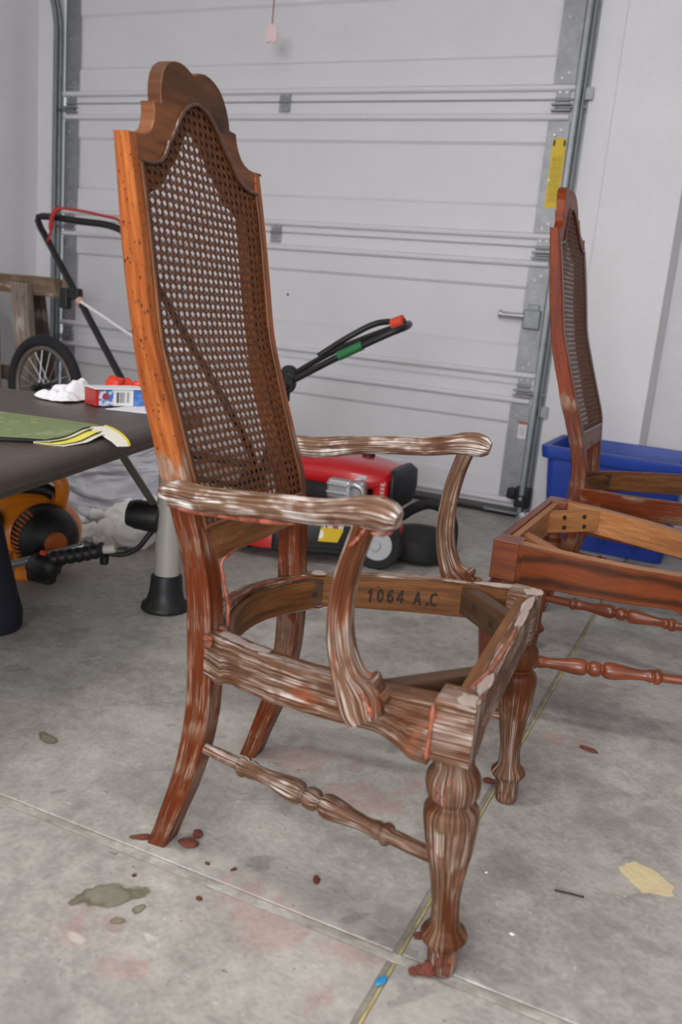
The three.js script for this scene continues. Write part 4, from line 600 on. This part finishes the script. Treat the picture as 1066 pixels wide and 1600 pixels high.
{ // notebook, pad, papers, box
  const y = TY + 0.0008;
  const quad = (P, h, r = 0.001) => { const c = P.map(([x, z]) => [x, -z]); const e = extrude(c, h, r); e.rotateX(-Math.PI / 2); return boxUV(e, 'x', rnd(), rnd()); };
  M.olivegreen = texMat(tex(256, 256, 0.3, 0.3, (s, t, q) => { const n = fbm(s * 30, t * 30, 221, 3, 30, 30), m = fbm(s * 9, t * 9, 222, 3, 9, 9); q[0] = 112 + 10 * n; q[1] = 124 + 10 * n; q[2] = 82 + 8 * n; if (m > 0.69) mixc(q, [160, 166, 130], 0.5, q); q[3] = n; q[4] = 0.6; }), { bump: 0.0003 });
  M.padY = mat(0xe2d95e, 0.75); M.padW = mat(0xd8d5c8, 0.8);
  // edge of the cover lifted by the curling pages below it
  const E = (t, o, h) => { const c = [lerp(2.29, 2.352, t) + 0.018 * Math.sin(t * Math.PI), y + h, lerp(2.43, 2.668, t)]; return [c[0] + o * 0.97, c[1], c[2] - o * 0.24]; }, lift = (t) => 0.012 + 0.01 * Math.sin(Math.min(1, t * 1.2) * Math.PI) ** 2;
  const strip = (o0, o1, d0, d1, th) => loft(Array.from({ length: 17 }, (_, i) => { const t = i / 16, a = E(t, o0, lift(t) + d0), b = E(t, o1, Math.max(0.001, lift(t) + d1)); return [a, b, [b[0], b[1] - th, b[2]], [a[0], a[1] - th, a[2]]]; }));
  const nb = thing('notebook', 'thin olive green notebook lying on the padded table', 'notebook');
  part('cover', loft(Array.from({ length: 17 }, (_, i) => { const t = i / 16, b = E(t, 0, lift(t)), a = [lerp(1.97, 2.24, t), y + 0.012, lerp(2.48, 2.745, t)], m = [lerp(a[0], b[0], 0.7), y + 0.013, lerp(a[2], b[2], 0.7)]; return [a, m, b, [b[0], b[1] - 0.002, b[2]], [m[0], m[1] - 0.002, m[2]], [a[0], a[1] - 0.002, a[2]]]; })), M.olivegreen, nb);
  part('back_cover', quad([[1.985, 2.49], [2.2, 2.42], [2.27, 2.5], [2.325, 2.66], [2.245, 2.735]], 0.009).translate(0, y, 0), M.black, nb, 'dark back cover');
  const pad = thing('legal_pad', 'yellow pad with curling pages sticking out under the green notebook', 'notepad');
  part('page', strip(-0.03, 0.009, -0.009, -0.004, 0.0012), M.padW, pad, 'white page'); part('page', strip(-0.03, 0.03, -0.0105, -0.008, 0.0012), M.padY, pad, 'yellow page'); part('page', strip(-0.03, 0.04, -0.012, -0.014, 0.0012), M.padW, pad, 'white page');
  const cl = thing('loose_page', 'yellow edged page drooping over the table edge beside the pad', 'paper');
  const LP = [[[2.315, 0.574, 2.5], [2.33, 0.574, 2.455]], [[2.335, 0.571, 2.51], [2.352, 0.571, 2.458]], [[2.365, 0.563, 2.51], [2.378, 0.563, 2.46]], [[2.389, 0.552, 2.505], [2.399, 0.551, 2.463]], [[2.4, 0.542, 2.5], [2.408, 0.54, 2.466]]].map((q) => q.map(([a, b, c]) => [a, b + 0.004, c]));
  part('sheet', loft(LP.map(([a, b]) => [a, b, [b[0], b[1] - 0.0015, b[2]], [a[0], a[1] - 0.0015, a[2]]])), M.padW, cl); part('edge', tube(LP.map(([, b]) => [b[0], b[1] + 0.001, b[2]]), 0.0045, 14, 6, { sy: 0.35 }), mat(0xc7b53a, 0.7), cl, 'yellow binding edge');
  // crumpled papers
  M.paper = mat(0xe6e6e8, 0.8);
  const crumple = (x0, x1, z0, z1, h, s) => { const n = 22, pos = [], uv = [], idx = []; for (let j = 0; j <= n; j++) for (let i = 0; i <= n; i++) { const u = i / n, v = j / n, e = Math.min(1, 5 * Math.min(u, 1 - u, v, 1 - v) + 0.15); pos.push(lerp(x0, x1, u) + 0.012 * (vn(v * 7, u * 3, s) - 0.5), y + 0.0008 + h * e * fbm(u * 4, v * 4, s, 3), lerp(z0, z1, v) + 0.012 * (vn(u * 6, v * 4, s + 3) - 0.5)); uv.push(u, v); if (i && j) { const a = (j - 1) * (n + 1) + i - 1; idx.push(a, a + n + 1, a + 1, a + 1, a + n + 1, a + n + 2); } } const g = new THREE.BufferGeometry(); g.setAttribute('position', new THREE.Float32BufferAttribute(pos, 3)); g.setAttribute('uv', new THREE.Float32BufferAttribute(uv, 2)); g.setIndex(idx); g.computeVertexNormals(); return plain(g); };
  tag(mesh('crumpled_paper', crumple(1.83, 1.945, 2.005, 2.15, 0.075, 231), new THREE.MeshPhysicalMaterial({ color: 0xe6e6e8, roughness: 0.8, side: THREE.DoubleSide })), 'crumpled white paper on the table left of the printed box', 'paper');
  tag(mesh('paper_sheet', quad([[2.06, 1.95], [2.2, 1.97], [2.205, 2.1], [2.07, 2.14]], 0.0016, 0.0005).translate(0, y, 0), M.paper), 'flat white sheet under the printed box on the table', 'paper');
  // printed box: red end, blue and white sides with a bar pattern
  const bt = tex(256, 64, 1, 1, (s, t, q) => { if (s < 0.07) { q[0] = 176; q[1] = 42; q[2] = 34; } else if (s < 0.34) { mixc([66, 112, 186], [206, 208, 216], sm(0.3, 0.6, fbm(s * 14, t * 5, 241, 2)), q); if (Math.hypot((s - 0.2) * 3, t - 0.6) < 0.2) { q[0] = 150; q[1] = 60; q[2] = 66; } } else if (s < 0.72) { q[0] = q[1] = q[2] = 222; if (s > 0.39 && s < 0.67 && t > 0.2 && t < 0.85 && vn(s * 130, 1, 243) > 0.5) { q[0] = q[1] = q[2] = 60; } } else mixc([48, 92, 170], [110, 150, 205], fbm(s * 20, t * 6, 245, 2), q); q[4] = 0.4; });
  const b = thing('printed_box', 'small red blue and white cardboard box on the table', 'box', [2.062, y + 0.002, 2.06], 1.12);
  const bg = rbox(0.16, 0.046, 0.07, 0.002, 0, 0.023, -0.035); { const P = bg.attributes.position, U = bg.attributes.uv; for (let i = 0; i < P.count; i++) U.setXY(i, clamp((P.getX(i) + 0.08) / 0.16, 0.01, 0.99), clamp(P.getY(i) / 0.046, 0.02, 0.98)); }
  part('carton', bg, texMat(bt, { bump: 0 }), b); part('lid', rbox(0.168, 0.004, 0.076, 0.0015, 0.004, 0.0485, -0.034), mat(0xdfe2e4, 0.5), b, 'white top flap');
  const rg = thing('red_wrapper', 'crinkled red plastic wrapping behind the printed box', 'wrapper', [1.982, y + 0.001, 1.965]);
  part('film', join([[0.05, 0.0, 0], [-0.02, 0.01, 0.02], [0.0, 0.0, -0.05], [0.09, 0.0, -0.02]].map(([x, yy, z], i) => blob(x * 0.7, 0.03 + yy, z * 0.5, 0.034, 0.028, 0.022, 0.7, 251 + i, 2))), mat(0xcf3a24, 0.35), rg);
}
// ---------------------------------------------------------------- under the table
{
  M.amber = mat(0xe8861a, 0.32, 0, { clearcoat: 0.4 }); M.amberDark = mat(0xb0560f, 0.5);
  const g = thing('leaf_blower', 'orange leaf blower with a round black fan guard under the table', 'leaf blower', [1.754, 0, 2.048], 0.55);
  const b = bumpy(new THREE.SphereGeometry(1, 32, 24), 0.05, 1.6, 5); b.scale(0.17, 0.128, 0.125); b.translate(-0.05, 0.138, -0.03);
  part('housing', join([plain(b), mv(rbox(0.14, 0.1, 0.1, 0.03, 0, 0, 0, 'x', 4), -0.09, 0.07, 0.03), turned([-0.16, 0.2, 0], [0.06, 0.2, -0.02], [[0, 0.03], [0.1, 0.07], [0.8, 0.06], [1, 0.02]], 20), rbox(0.05, 0.09, 0.05, 0.015, -0.03, 0.045, 0.07, 'x', 3)]), M.amber, g);
  part('handle', tube([[-0.09, 0.255, -0.02], [-0.04, 0.325, -0.01], [0.03, 0.33, 0], [0.066, 0.29, 0.01], [0.06, 0.22, 0.0]], 0.022, 28, 10), M.amber, g);
  part('handle_grip', tube([[-0.13, 0.245, 0.0], [-0.05, 0.268, 0.0], [0.02, 0.27, 0.005], [0.045, 0.255, 0.005]], 0.02, 14, 10), M.black, g);
  const fan = part('fan_guard', turned([0.02, 0.14, 0.05], [0.075, 0.138, 0.135], [[0, 0.098], [0.3, 0.098], [0.55, 0.092], [0.8, 0.075], [0.95, 0.05], [1, 0.034]], 40), M.black, g, 'round black fan guard');
  const ax = V(0.055, -0.002, 0.085).normalize();
  for (let k = 0; k < 15; k++) { const a = -1.0 + k / 15 * 2.1, s = V(0, 1, 0).cross(ax).normalize(), u = ax.clone().cross(s), c = V(0.035, 0.14, 0.073), P = (r, d) => { const p = c.clone().addScaledVector(s, Math.cos(a) * r * -1).addScaledVector(u, Math.sin(a) * r).addScaledVector(ax, d); return [p.x, p.y, p.z]; }; part('vent_fin', tube([P(0.099, -0.012), P(0.1, 0.012), P(0.094, 0.03)], 0.0035, 6, 6), M.amberDark, fan); }
  part('hub_cap', turned([0.072, 0.138, 0.13], [0.08, 0.1377, 0.143], [[0, 0.036], [0.7, 0.034], [1, 0.02]], 24), M.amberDark, fan, 'orange hub');
  part('side_cap', cyl(0.045, 0.05, -0.13, 0.185, 0.105, 'z', 18), M.black, g);
  const lt = tex(64, 64, 1, 1, (s, t, q) => { q[0] = q[1] = q[2] = 205; if (vn(s * 6, t * 6, 9) > 0.55 && s > 0.15 && s < 0.85) { q[0] = 70; q[1] = 80; q[2] = 120; } if (Math.hypot(s - 0.65, t - 0.65) < 0.18) { q[0] = 210; q[1] = 170; q[2] = 60; } q[4] = 0.5; });
  const lg = rbox(0.045, 0.045, 0.002, 0.0006, -0.085, 0.075, 0.1085); { const P = lg.attributes.position, U = lg.attributes.uv; for (let i = 0; i < P.count; i++) U.setXY(i, (P.getX(i) + 0.1075) / 0.045, (P.getY(i) - 0.0525) / 0.045); } part('label', lg, texMat(lt, { bump: 0 }), g, 'small white label with blue print');
  // trimmer shaft with its black grip
  const t = thing('string_trimmer', 'string trimmer shaft with black grip lying before the leaf blower', 'trimmer');
  part('shaft', tube([[1.62, 0.012, 2.44], [1.86, 0.102, 2.245], [2.0, 0.155, 2.13]], 0.0115, 20, 10), M.alu, t, 'bare aluminium shaft');
  part('grip', tube([[1.955, 0.125, 2.21], [2.02, 0.143, 2.18], [2.085, 0.165, 2.15]], (u) => 0.021 + 0.002 * Math.sin(u * 40), 24, 12), M.black, t, 'black ribbed grip');
  part('trigger_housing', join([blob(1.925, 0.1, 2.215, 0.055, 0.04, 0.04, 0.2, 5), rbox(0.09, 0.045, 0.04, 0.014, 1.92, 0.072, 2.215, 'x', 3), rbox(0.022, 0.03, 0.02, 0.006, 2.085, 0.135, 2.145)]), M.black, t);
  part('throttle', rbox(0.02, 0.014, 0.012, 0.004, 1.935, 0.142, 2.225), M.orange, t, 'small red switch');
  part('connector', tube([[2.085, 0.166, 2.15], [2.115, 0.172, 2.135]], 0.013, 6, 10), mat(0xc2bdb0, 0.5), t);
  part('cable', tube([[2.08, 0.153, 2.14], [2.125, 0.152, 2.12], [2.165, 0.175, 2.1], [2.19, 0.215, 2.085], [2.2, 0.235, 2.07]], 0.0075, 24, 8), M.black, t);
  // clear bag with white stuffing
  const bag = bumpy(new THREE.SphereGeometry(1, 64, 48), 0.16, 2.6, 261); { const p = bag.attributes.position; for (let i = 0; i < p.count; i++) { const x = p.getX(i), y = p.getY(i), z = p.getZ(i), f = 0.035 * Math.sin(9 * y + 6 * x + 7 * fbm(x * 2 + 5, y * 3 + 5, 3, 3)) * sm(-0.7, 0.2, y); const k = 1 + f + 0.03 * (fbm(x * 9 + 20, y * 14 + 20, 7, 2) - 0.5); p.setXYZ(i, x * k, Math.max(-0.93, y * k), z * k); } bag.computeVertexNormals(); bag.scale(0.25, 0.262, 0.2); bag.translate(0, 0.244, 0); }
  const bg = thing('plastic_bag', 'filled translucent grey plastic bag under the table beyond the leg', 'bag', [1.55, 0, 1.47]);
  part('film', plain(bag), texMat(tex(512, 512, 1, 1, (s, t, q) => { const w = fbm(s * 3, t * 5, 265, 3, 3, 5), n = fbm(s * 9 + 3 * w, t * 30 + 6 * w, 267, 3, 0, 0); q[0] = 226; q[1] = 230; q[2] = 242; q[3] = n; q[4] = 0.26; }), { bump: 0.03, extra: { transparent: true, opacity: 0.85, side: THREE.DoubleSide } }), bg);
  part('neck', tube([[0.0, 0.47, 0.05], [-0.03, 0.42, 0.12], [-0.05, 0.33, 0.17], [-0.04, 0.25, 0.205]], 0.005, 18, 6), mat(0xe4e4ea, 0.4), bg, 'twisted white drawstring');
  const st = thing('fibre_stuffing', 'white fluffy stuffing showing through the plastic bag', 'stuffing', [1.55, 0, 1.47]);
  part('wadding', join([[0.07, 0.1, 0.1, 0.075], [0.13, 0.13, 0.06, 0.07], [0.0, 0.075, 0.12, 0.06], [-0.08, 0.09, 0.06, 0.07], [0.03, 0.2, 0.0, 0.12], [-0.06, 0.3, 0.0, 0.1], [0.09, 0.29, 0.02, 0.09], [0.14, 0.2, -0.02, 0.07]].map(([x, y, z, r], i) => blob(x, y, z, r, r * 0.9, r, 0.35, 271 + i, 4))), mat(0xe9e9e8, 0.95), st);
  const w2 = thing('fibre_wad', 'white lump of stuffing spilling at the foot of the plastic bag', 'stuffing', [1.72, 0, 1.66]);
  part('wadding', join([[0, 0.045, 0, 0.058], [0.07, 0.065, -0.04, 0.075], [0.0, 0.1, -0.07, 0.06], [0.1, 0.13, -0.1, 0.06], [-0.08, 0.035, 0.02, 0.04]].map(([x, y, z, r], i) => blob(x, y, z, r, r * 0.85, r, 0.4, 281 + i, 4))), mat(0xe6e5e2, 0.95), w2);
  const sk = thing('fabric_sack', 'dark navy tapered fabric sack standing at the left edge of the photo', 'sack', [1.975, 0, 2.46], 0.2);
  const rg = []; for (const [yy, r] of [[0, 0.07], [0.012, 0.082], [0.05, 0.082], [0.12, 0.068], [0.2, 0.05], [0.27, 0.036], [0.31, 0.02]]) { const q = []; for (let j = 0; j < 28; j++) { const a = j / 28 * 2 * Math.PI, k = r * (1 + 0.12 * (vn(j * 0.6, yy * 14, 291, 0, 0) - 0.5) * (j < 27 ? 1 : 0.5)); q.push([Math.cos(a) * k, yy, Math.sin(a) * k * 0.9]); } rg.push(q); }
  part('cloth', loft(rg, { smooth: true }), mat(0x10131f, 0.85), sk); part('seam', tube([[0.0, 0.31, 0.017], [0.004, 0.2, 0.046], [0.006, 0.06, 0.076], [0.0, 0.012, 0.075]], 0.003, 14, 6), mat(0x0b0d15, 0.9), sk);
}
// ---------------------------------------------------------------- by the left wall: sawhorse, wheel, push handle
{
  const oldwood = (a, b, s0) => texMat(tex(512, 256, 0.5, 0.25, (s, t, q) => { const g1 = vn(s * 4, t * 50, s0, 4, 50), g2 = vn(s * 20, t * 110, s0 + 2, 20, 110), p = fbm(s * 4, t * 5, s0 + 5, 4, 4, 5); mixc(a, b, clamp(g1 * 0.6 + p * 0.8 - 0.2), q); mixc(q, [188, 180, 166], sm(0.6, 0.72, p) * 0.5, q); const k = 0.85 + 0.3 * g2; q[0] *= k; q[1] *= k; q[2] *= k; q[3] = g2; q[4] = 0.85; }), { bump: 0.0012 });
  M.beam = oldwood([92, 74, 58], [134, 112, 90], 301); M.oldleg = oldwood([98, 86, 76], [150, 136, 124], 303); M.darkleg = oldwood([60, 46, 36], [94, 74, 58], 305);
  const g = thing('sawhorse', 'weathered brown wooden sawhorse in the corner by the door', 'sawhorse', [0.16, 0, 0.62], 0.04);
  part('beam', rbox(0.47, 0.088, 0.05, 0.004, -0.13 + 0.0, 0.852, 0.03), M.beam, g); part('beam', rbox(0.26, 0.092, 0.05, 0.004, 0.239, 0.852, 0.035), M.beam, g); part('beam', rbox(0.7, 0.085, 0.05, 0.004, 0.0, 0.85, -0.03), M.beam, g);
  const leg = (x0, z0, x1, z1, m, w = 0.085) => { const A = V(x0, 0.86, z0), B = V(x1, 0, z1), rings = [A, B].map((p) => [[p.x - w / 2, p.y, p.z + 0.019], [p.x + w / 2, p.y, p.z + 0.019], [p.x + w / 2, p.y, p.z - 0.019], [p.x - w / 2, p.y, p.z - 0.019]]); part('leg', loft(rings), m, g); };
  leg(0.19, 0.08, 0.44, 0.27, M.oldleg, 0.1); leg(0.13, -0.075, 0.1, -0.27, M.darkleg, 0.1); leg(-0.02, 0.08, 0.2, 0.27, M.oldleg, 0.09); leg(-0.22, -0.075, -0.3, -0.27, M.darkleg);
  part('stretcher', rbox(0.36, 0.07, 0.022, 0.003, 0.0, 0.42, 0.12), M.darkleg, g);
  // child's bicycle wheel on its fork
  M.rim = mat(0x6f665c, 0.5, 0.5); M.tyre = mat(0x17171a, 0.8);
  const b = thing('bicycle_wheel', 'spoked wheel with black tyre on its fork in front of the sawhorse', 'wheel', [0.793, 0, 1.0], -0.1);
  const C = [0, 0.417, 0], R = 0.208, ring = (r, w, h, n = 48) => { const o = []; for (let j = 0; j <= n; j++) { const a = j / n * 2 * Math.PI, q = []; for (let k = 0; k < 10; k++) { const t = k / 10 * 2 * Math.PI, rr = r + Math.cos(t) * h; q.push([Math.cos(a) * rr, C[1] + Math.sin(a) * rr, Math.sin(t) * w]); } o.push(q); } return loft(o, { caps: false, smooth: true }); };
  part('tyre', ring(R, 0.023, 0.025), M.tyre, b); part('rim', ring(R - 0.034, 0.013, 0.012), M.rim, b);
  for (let k = 0; k < 20; k++) { const a = k / 20 * 2 * Math.PI + 0.1, a2 = a + (k % 2 ? 0.5 : -0.5); part('spoke', tube([[Math.cos(a2) * 0.02, C[1] + Math.sin(a2) * 0.02, k % 4 < 2 ? 0.02 : -0.02], [Math.cos(a) * (R - 0.04), C[1] + Math.sin(a) * (R - 0.04), 0]], 0.0014, 1, 5, { straight: true }), M.alu, b); }
  part('hub', join([cyl(0.021, 0.05, 0, C[1], 0, 'z', 16), cyl(0.007, 0.13, 0, C[1], 0, 'z', 10), cyl(0.014, 0.016, 0, C[1], 0.058, 'z', 6)]), M.black, b);
  part('fork', join([tube([[0, C[1], 0.05], [-0.01, 0.3, 0.05], [-0.02, 0.16, 0.04], [-0.02, 0.1, 0.0]], 0.013, 14, 8), tube([[0, C[1], -0.05], [-0.01, 0.3, -0.05], [-0.02, 0.16, -0.04], [-0.02, 0.1, 0.0]], 0.013, 14, 8), cyl(0.018, 0.1, -0.02, 0.06, 0), tube([[-0.02, 0.018, -0.2], [-0.02, 0.018, 0], [-0.02, 0.018, 0.2]], 0.016, 8, 8)]), M.black, b);
  part('pedal_hardware', join([blob(-0.035, 0.37, 0.05, 0.04, 0.02, 0.02, 0.4, 5), blob(-0.01, 0.34, 0.055, 0.025, 0.03, 0.02, 0.4, 6), rbox(0.05, 0.02, 0.02, 0.005, -0.08, 0.36, 0.05)]), M.black, b);
  // black U-shaped push handle of a folded cart
  const c = thing('push_cart', 'black tubular push handle with a red strap leaning before the door', 'cart');
  const A = [0.545, 1.155, 0.8], B = [1.3, 0.49, 1.08], D = [B[0] - A[0], B[1] - A[1], B[2] - A[2]], on = (t, dx = 0, dy = 0, dz = 0) => [A[0] + D[0] * t + dx, A[1] + D[1] * t + dy, A[2] + D[2] * t + dz];
  const RX = 0.5, RYD = -0.02;
  part('handle', tube([[1.36, 0.1, 0.86], [1.355, 0.3, 0.98], on(1.02), on(0.8), on(0.5), on(0.12), on(0.045), [A[0] + 0.012, A[1] + 0.006, A[2]], [A[0] + 0.07, A[1] + 0.012, A[2]], [A[0] + RX * 0.5, A[1], A[2]], [A[0] + RX - 0.07, A[1] - 0.012, A[2]], on(0.03, RX - 0.005, RYD), on(0.13, RX, RYD), on(0.6, RX, RYD), on(1.02, RX, RYD), [1.855, 0.3, 0.98], [1.86, 0.1, 0.86]], 0.0155, 150, 10), M.black, c);
  part('axle', tube([[1.34, 0.1, 0.86], [1.6, 0.1, 0.86], [1.88, 0.1, 0.86]], 0.012, 8, 8), M.black, c);
  for (const x of [1.405, 1.81]) part('wheel', cyl(0.1, 0.03, x, 0.1, 0.86, 'x', 24), M.rubber, c);
  part('bracket', join([rbox(0.045, 0.09, 0.04, 0.01, ...on(0.46, -0.04, -0.035, 0.01)), rbox(0.06, 0.05, 0.04, 0.01, ...on(0.48, -0.005, 0, 0))]), M.black, c);
  part('strut', tube([on(0.535, 0.015, 0.008, 0.02), [1.12, 0.74, 0.97], [1.285, 0.685, 1.0], [1.45, 0.66, 1.005], on(0.72, RX, RYD)], 0.0068, 12, 8), mat(0xdcdcdc, 0.4), c, 'thin white rod');
  part('joint_ring', tube([on(0.515, 0, 0, 0), on(0.545, 0, 0, 0)], 0.0195, 4, 10), mat(0xc09a88, 0.5), c);
  part('strap', tube([on(0.17, 0.005, 0.012, 0.02), [0.66, 1.1, 0.83], [0.672, 1.165, 0.832], [0.7, 1.2, 0.825], [0.76, 1.203, 0.8], [0.92, 1.185, 0.785], [1.02, 1.165, 0.79], [1.05, 1.125, 0.805]], (t) => (t > 0.12 && t < 0.34 ? 0.0115 : 0.006), 50, 8), mat(0xa8241f, 0.55), c, 'red strap'); 
}
// ---------------------------------------------------------------- bits on the floor
{
const bit = (n, l, c, x, z, rx, ry, rz, rot, m, s, group, amp = 0.45) => { const q = mesh(n, blob(0, 0, 0, rx, ry, rz, amp, s, 2), m); q.position.set(x, ry * 0.8, z); q.rotation.y = rot; tag(q, l, c, group); return q; };
  bit('residue_blob', 'dark reddish blob of stripped finish beside the near back foot', 'residue', 2.938, 2.957, 0.017, 0.005, 0.011, 0.3, M.peel, 1);
  bit('residue_blob', 'long reddish trail of residue left of the near back foot', 'residue', 2.862, 2.985, 0.022, 0.004, 0.005, 0.55, M.peel, 2);
  bit('residue_blob', 'small reddish lump touching the near back foot', 'residue', 2.936, 2.93, 0.009, 0.006, 0.007, 0.1, M.peel, 3);
  bit('residue_blob', 'reddish drip just left of the near front foot', 'residue', 3.35, 2.965, 0.011, 0.004, 0.006, 0.7, M.peel, 4);
  bit('residue_blob', 'dark smear of residue beside the far front foot', 'residue', 3.318, 2.47, 0.013, 0.003, 0.009, 0.2, M.peel, 5);
  for (const [i, [x, z, r, l]] of [[3.028, 3.063, 0.0058, 'small oval reddish peel lying in front of the diagonal floor joint'], [3.036, 2.975, 0.0052, 'small reddish peel just behind the joint, right of the near back foot'], [3.161, 2.928, 0.0092, 'larger oval reddish peel on the floor under the armchair spindle'], [2.992, 2.985, 0.0042, 'tiny reddish peel right of the dark blob beside the back foot'], [2.912, 3.07, 0.004, 'tiny reddish peel just above the brown floor stain']].entries()) bit('finish_peel', l, 'peel', x, z, r, 0.0022, r * 0.62, i, M.peel, 20 + i, 'reddish peels scattered on the floor');
  bit('finish_peel', 'pinkish red flake on the floor under the spindle of the right chair', 'peel', 3.474, 2.213, 0.02, 0.003, 0.008, -0.2, M.peel, 31);
  bit('paint_spot', 'bright blue paint spot on the floor joint at the bottom', 'paint spot', 3.334, 3.075, 0.0055, 0.0025, 0.012, -0.25, mat(0x2c86b4, 0.5), 41, null, 0.2);
  for (const [i, [x, z, r, l]] of [[3.47, 2.885, 0.004, 'largest white chip lying right of the near front foot'], [3.395, 2.76, 0.003, 'small white chip on the floor level with the near front leg'], [3.39, 2.965, 0.0026, 'tiny white chip lying close beside the near front foot']].entries()) bit('paint_chip', l, 'chip', x, z, r, 0.0014, r * 0.7, i, M.paper, 50 + i, 'white chips right of the near front foot', 0.5);
  tag(mesh('twig', tube([[3.506, 0.003, 2.747], [3.53, 0.004, 2.744], [3.552, 0.003, 2.739]], 0.0016, 10, 6), mat(0x3e3226, 0.9)), 'thin dark twig lying on the concrete at the right', 'twig');
}
renderer.render(scene, camera);
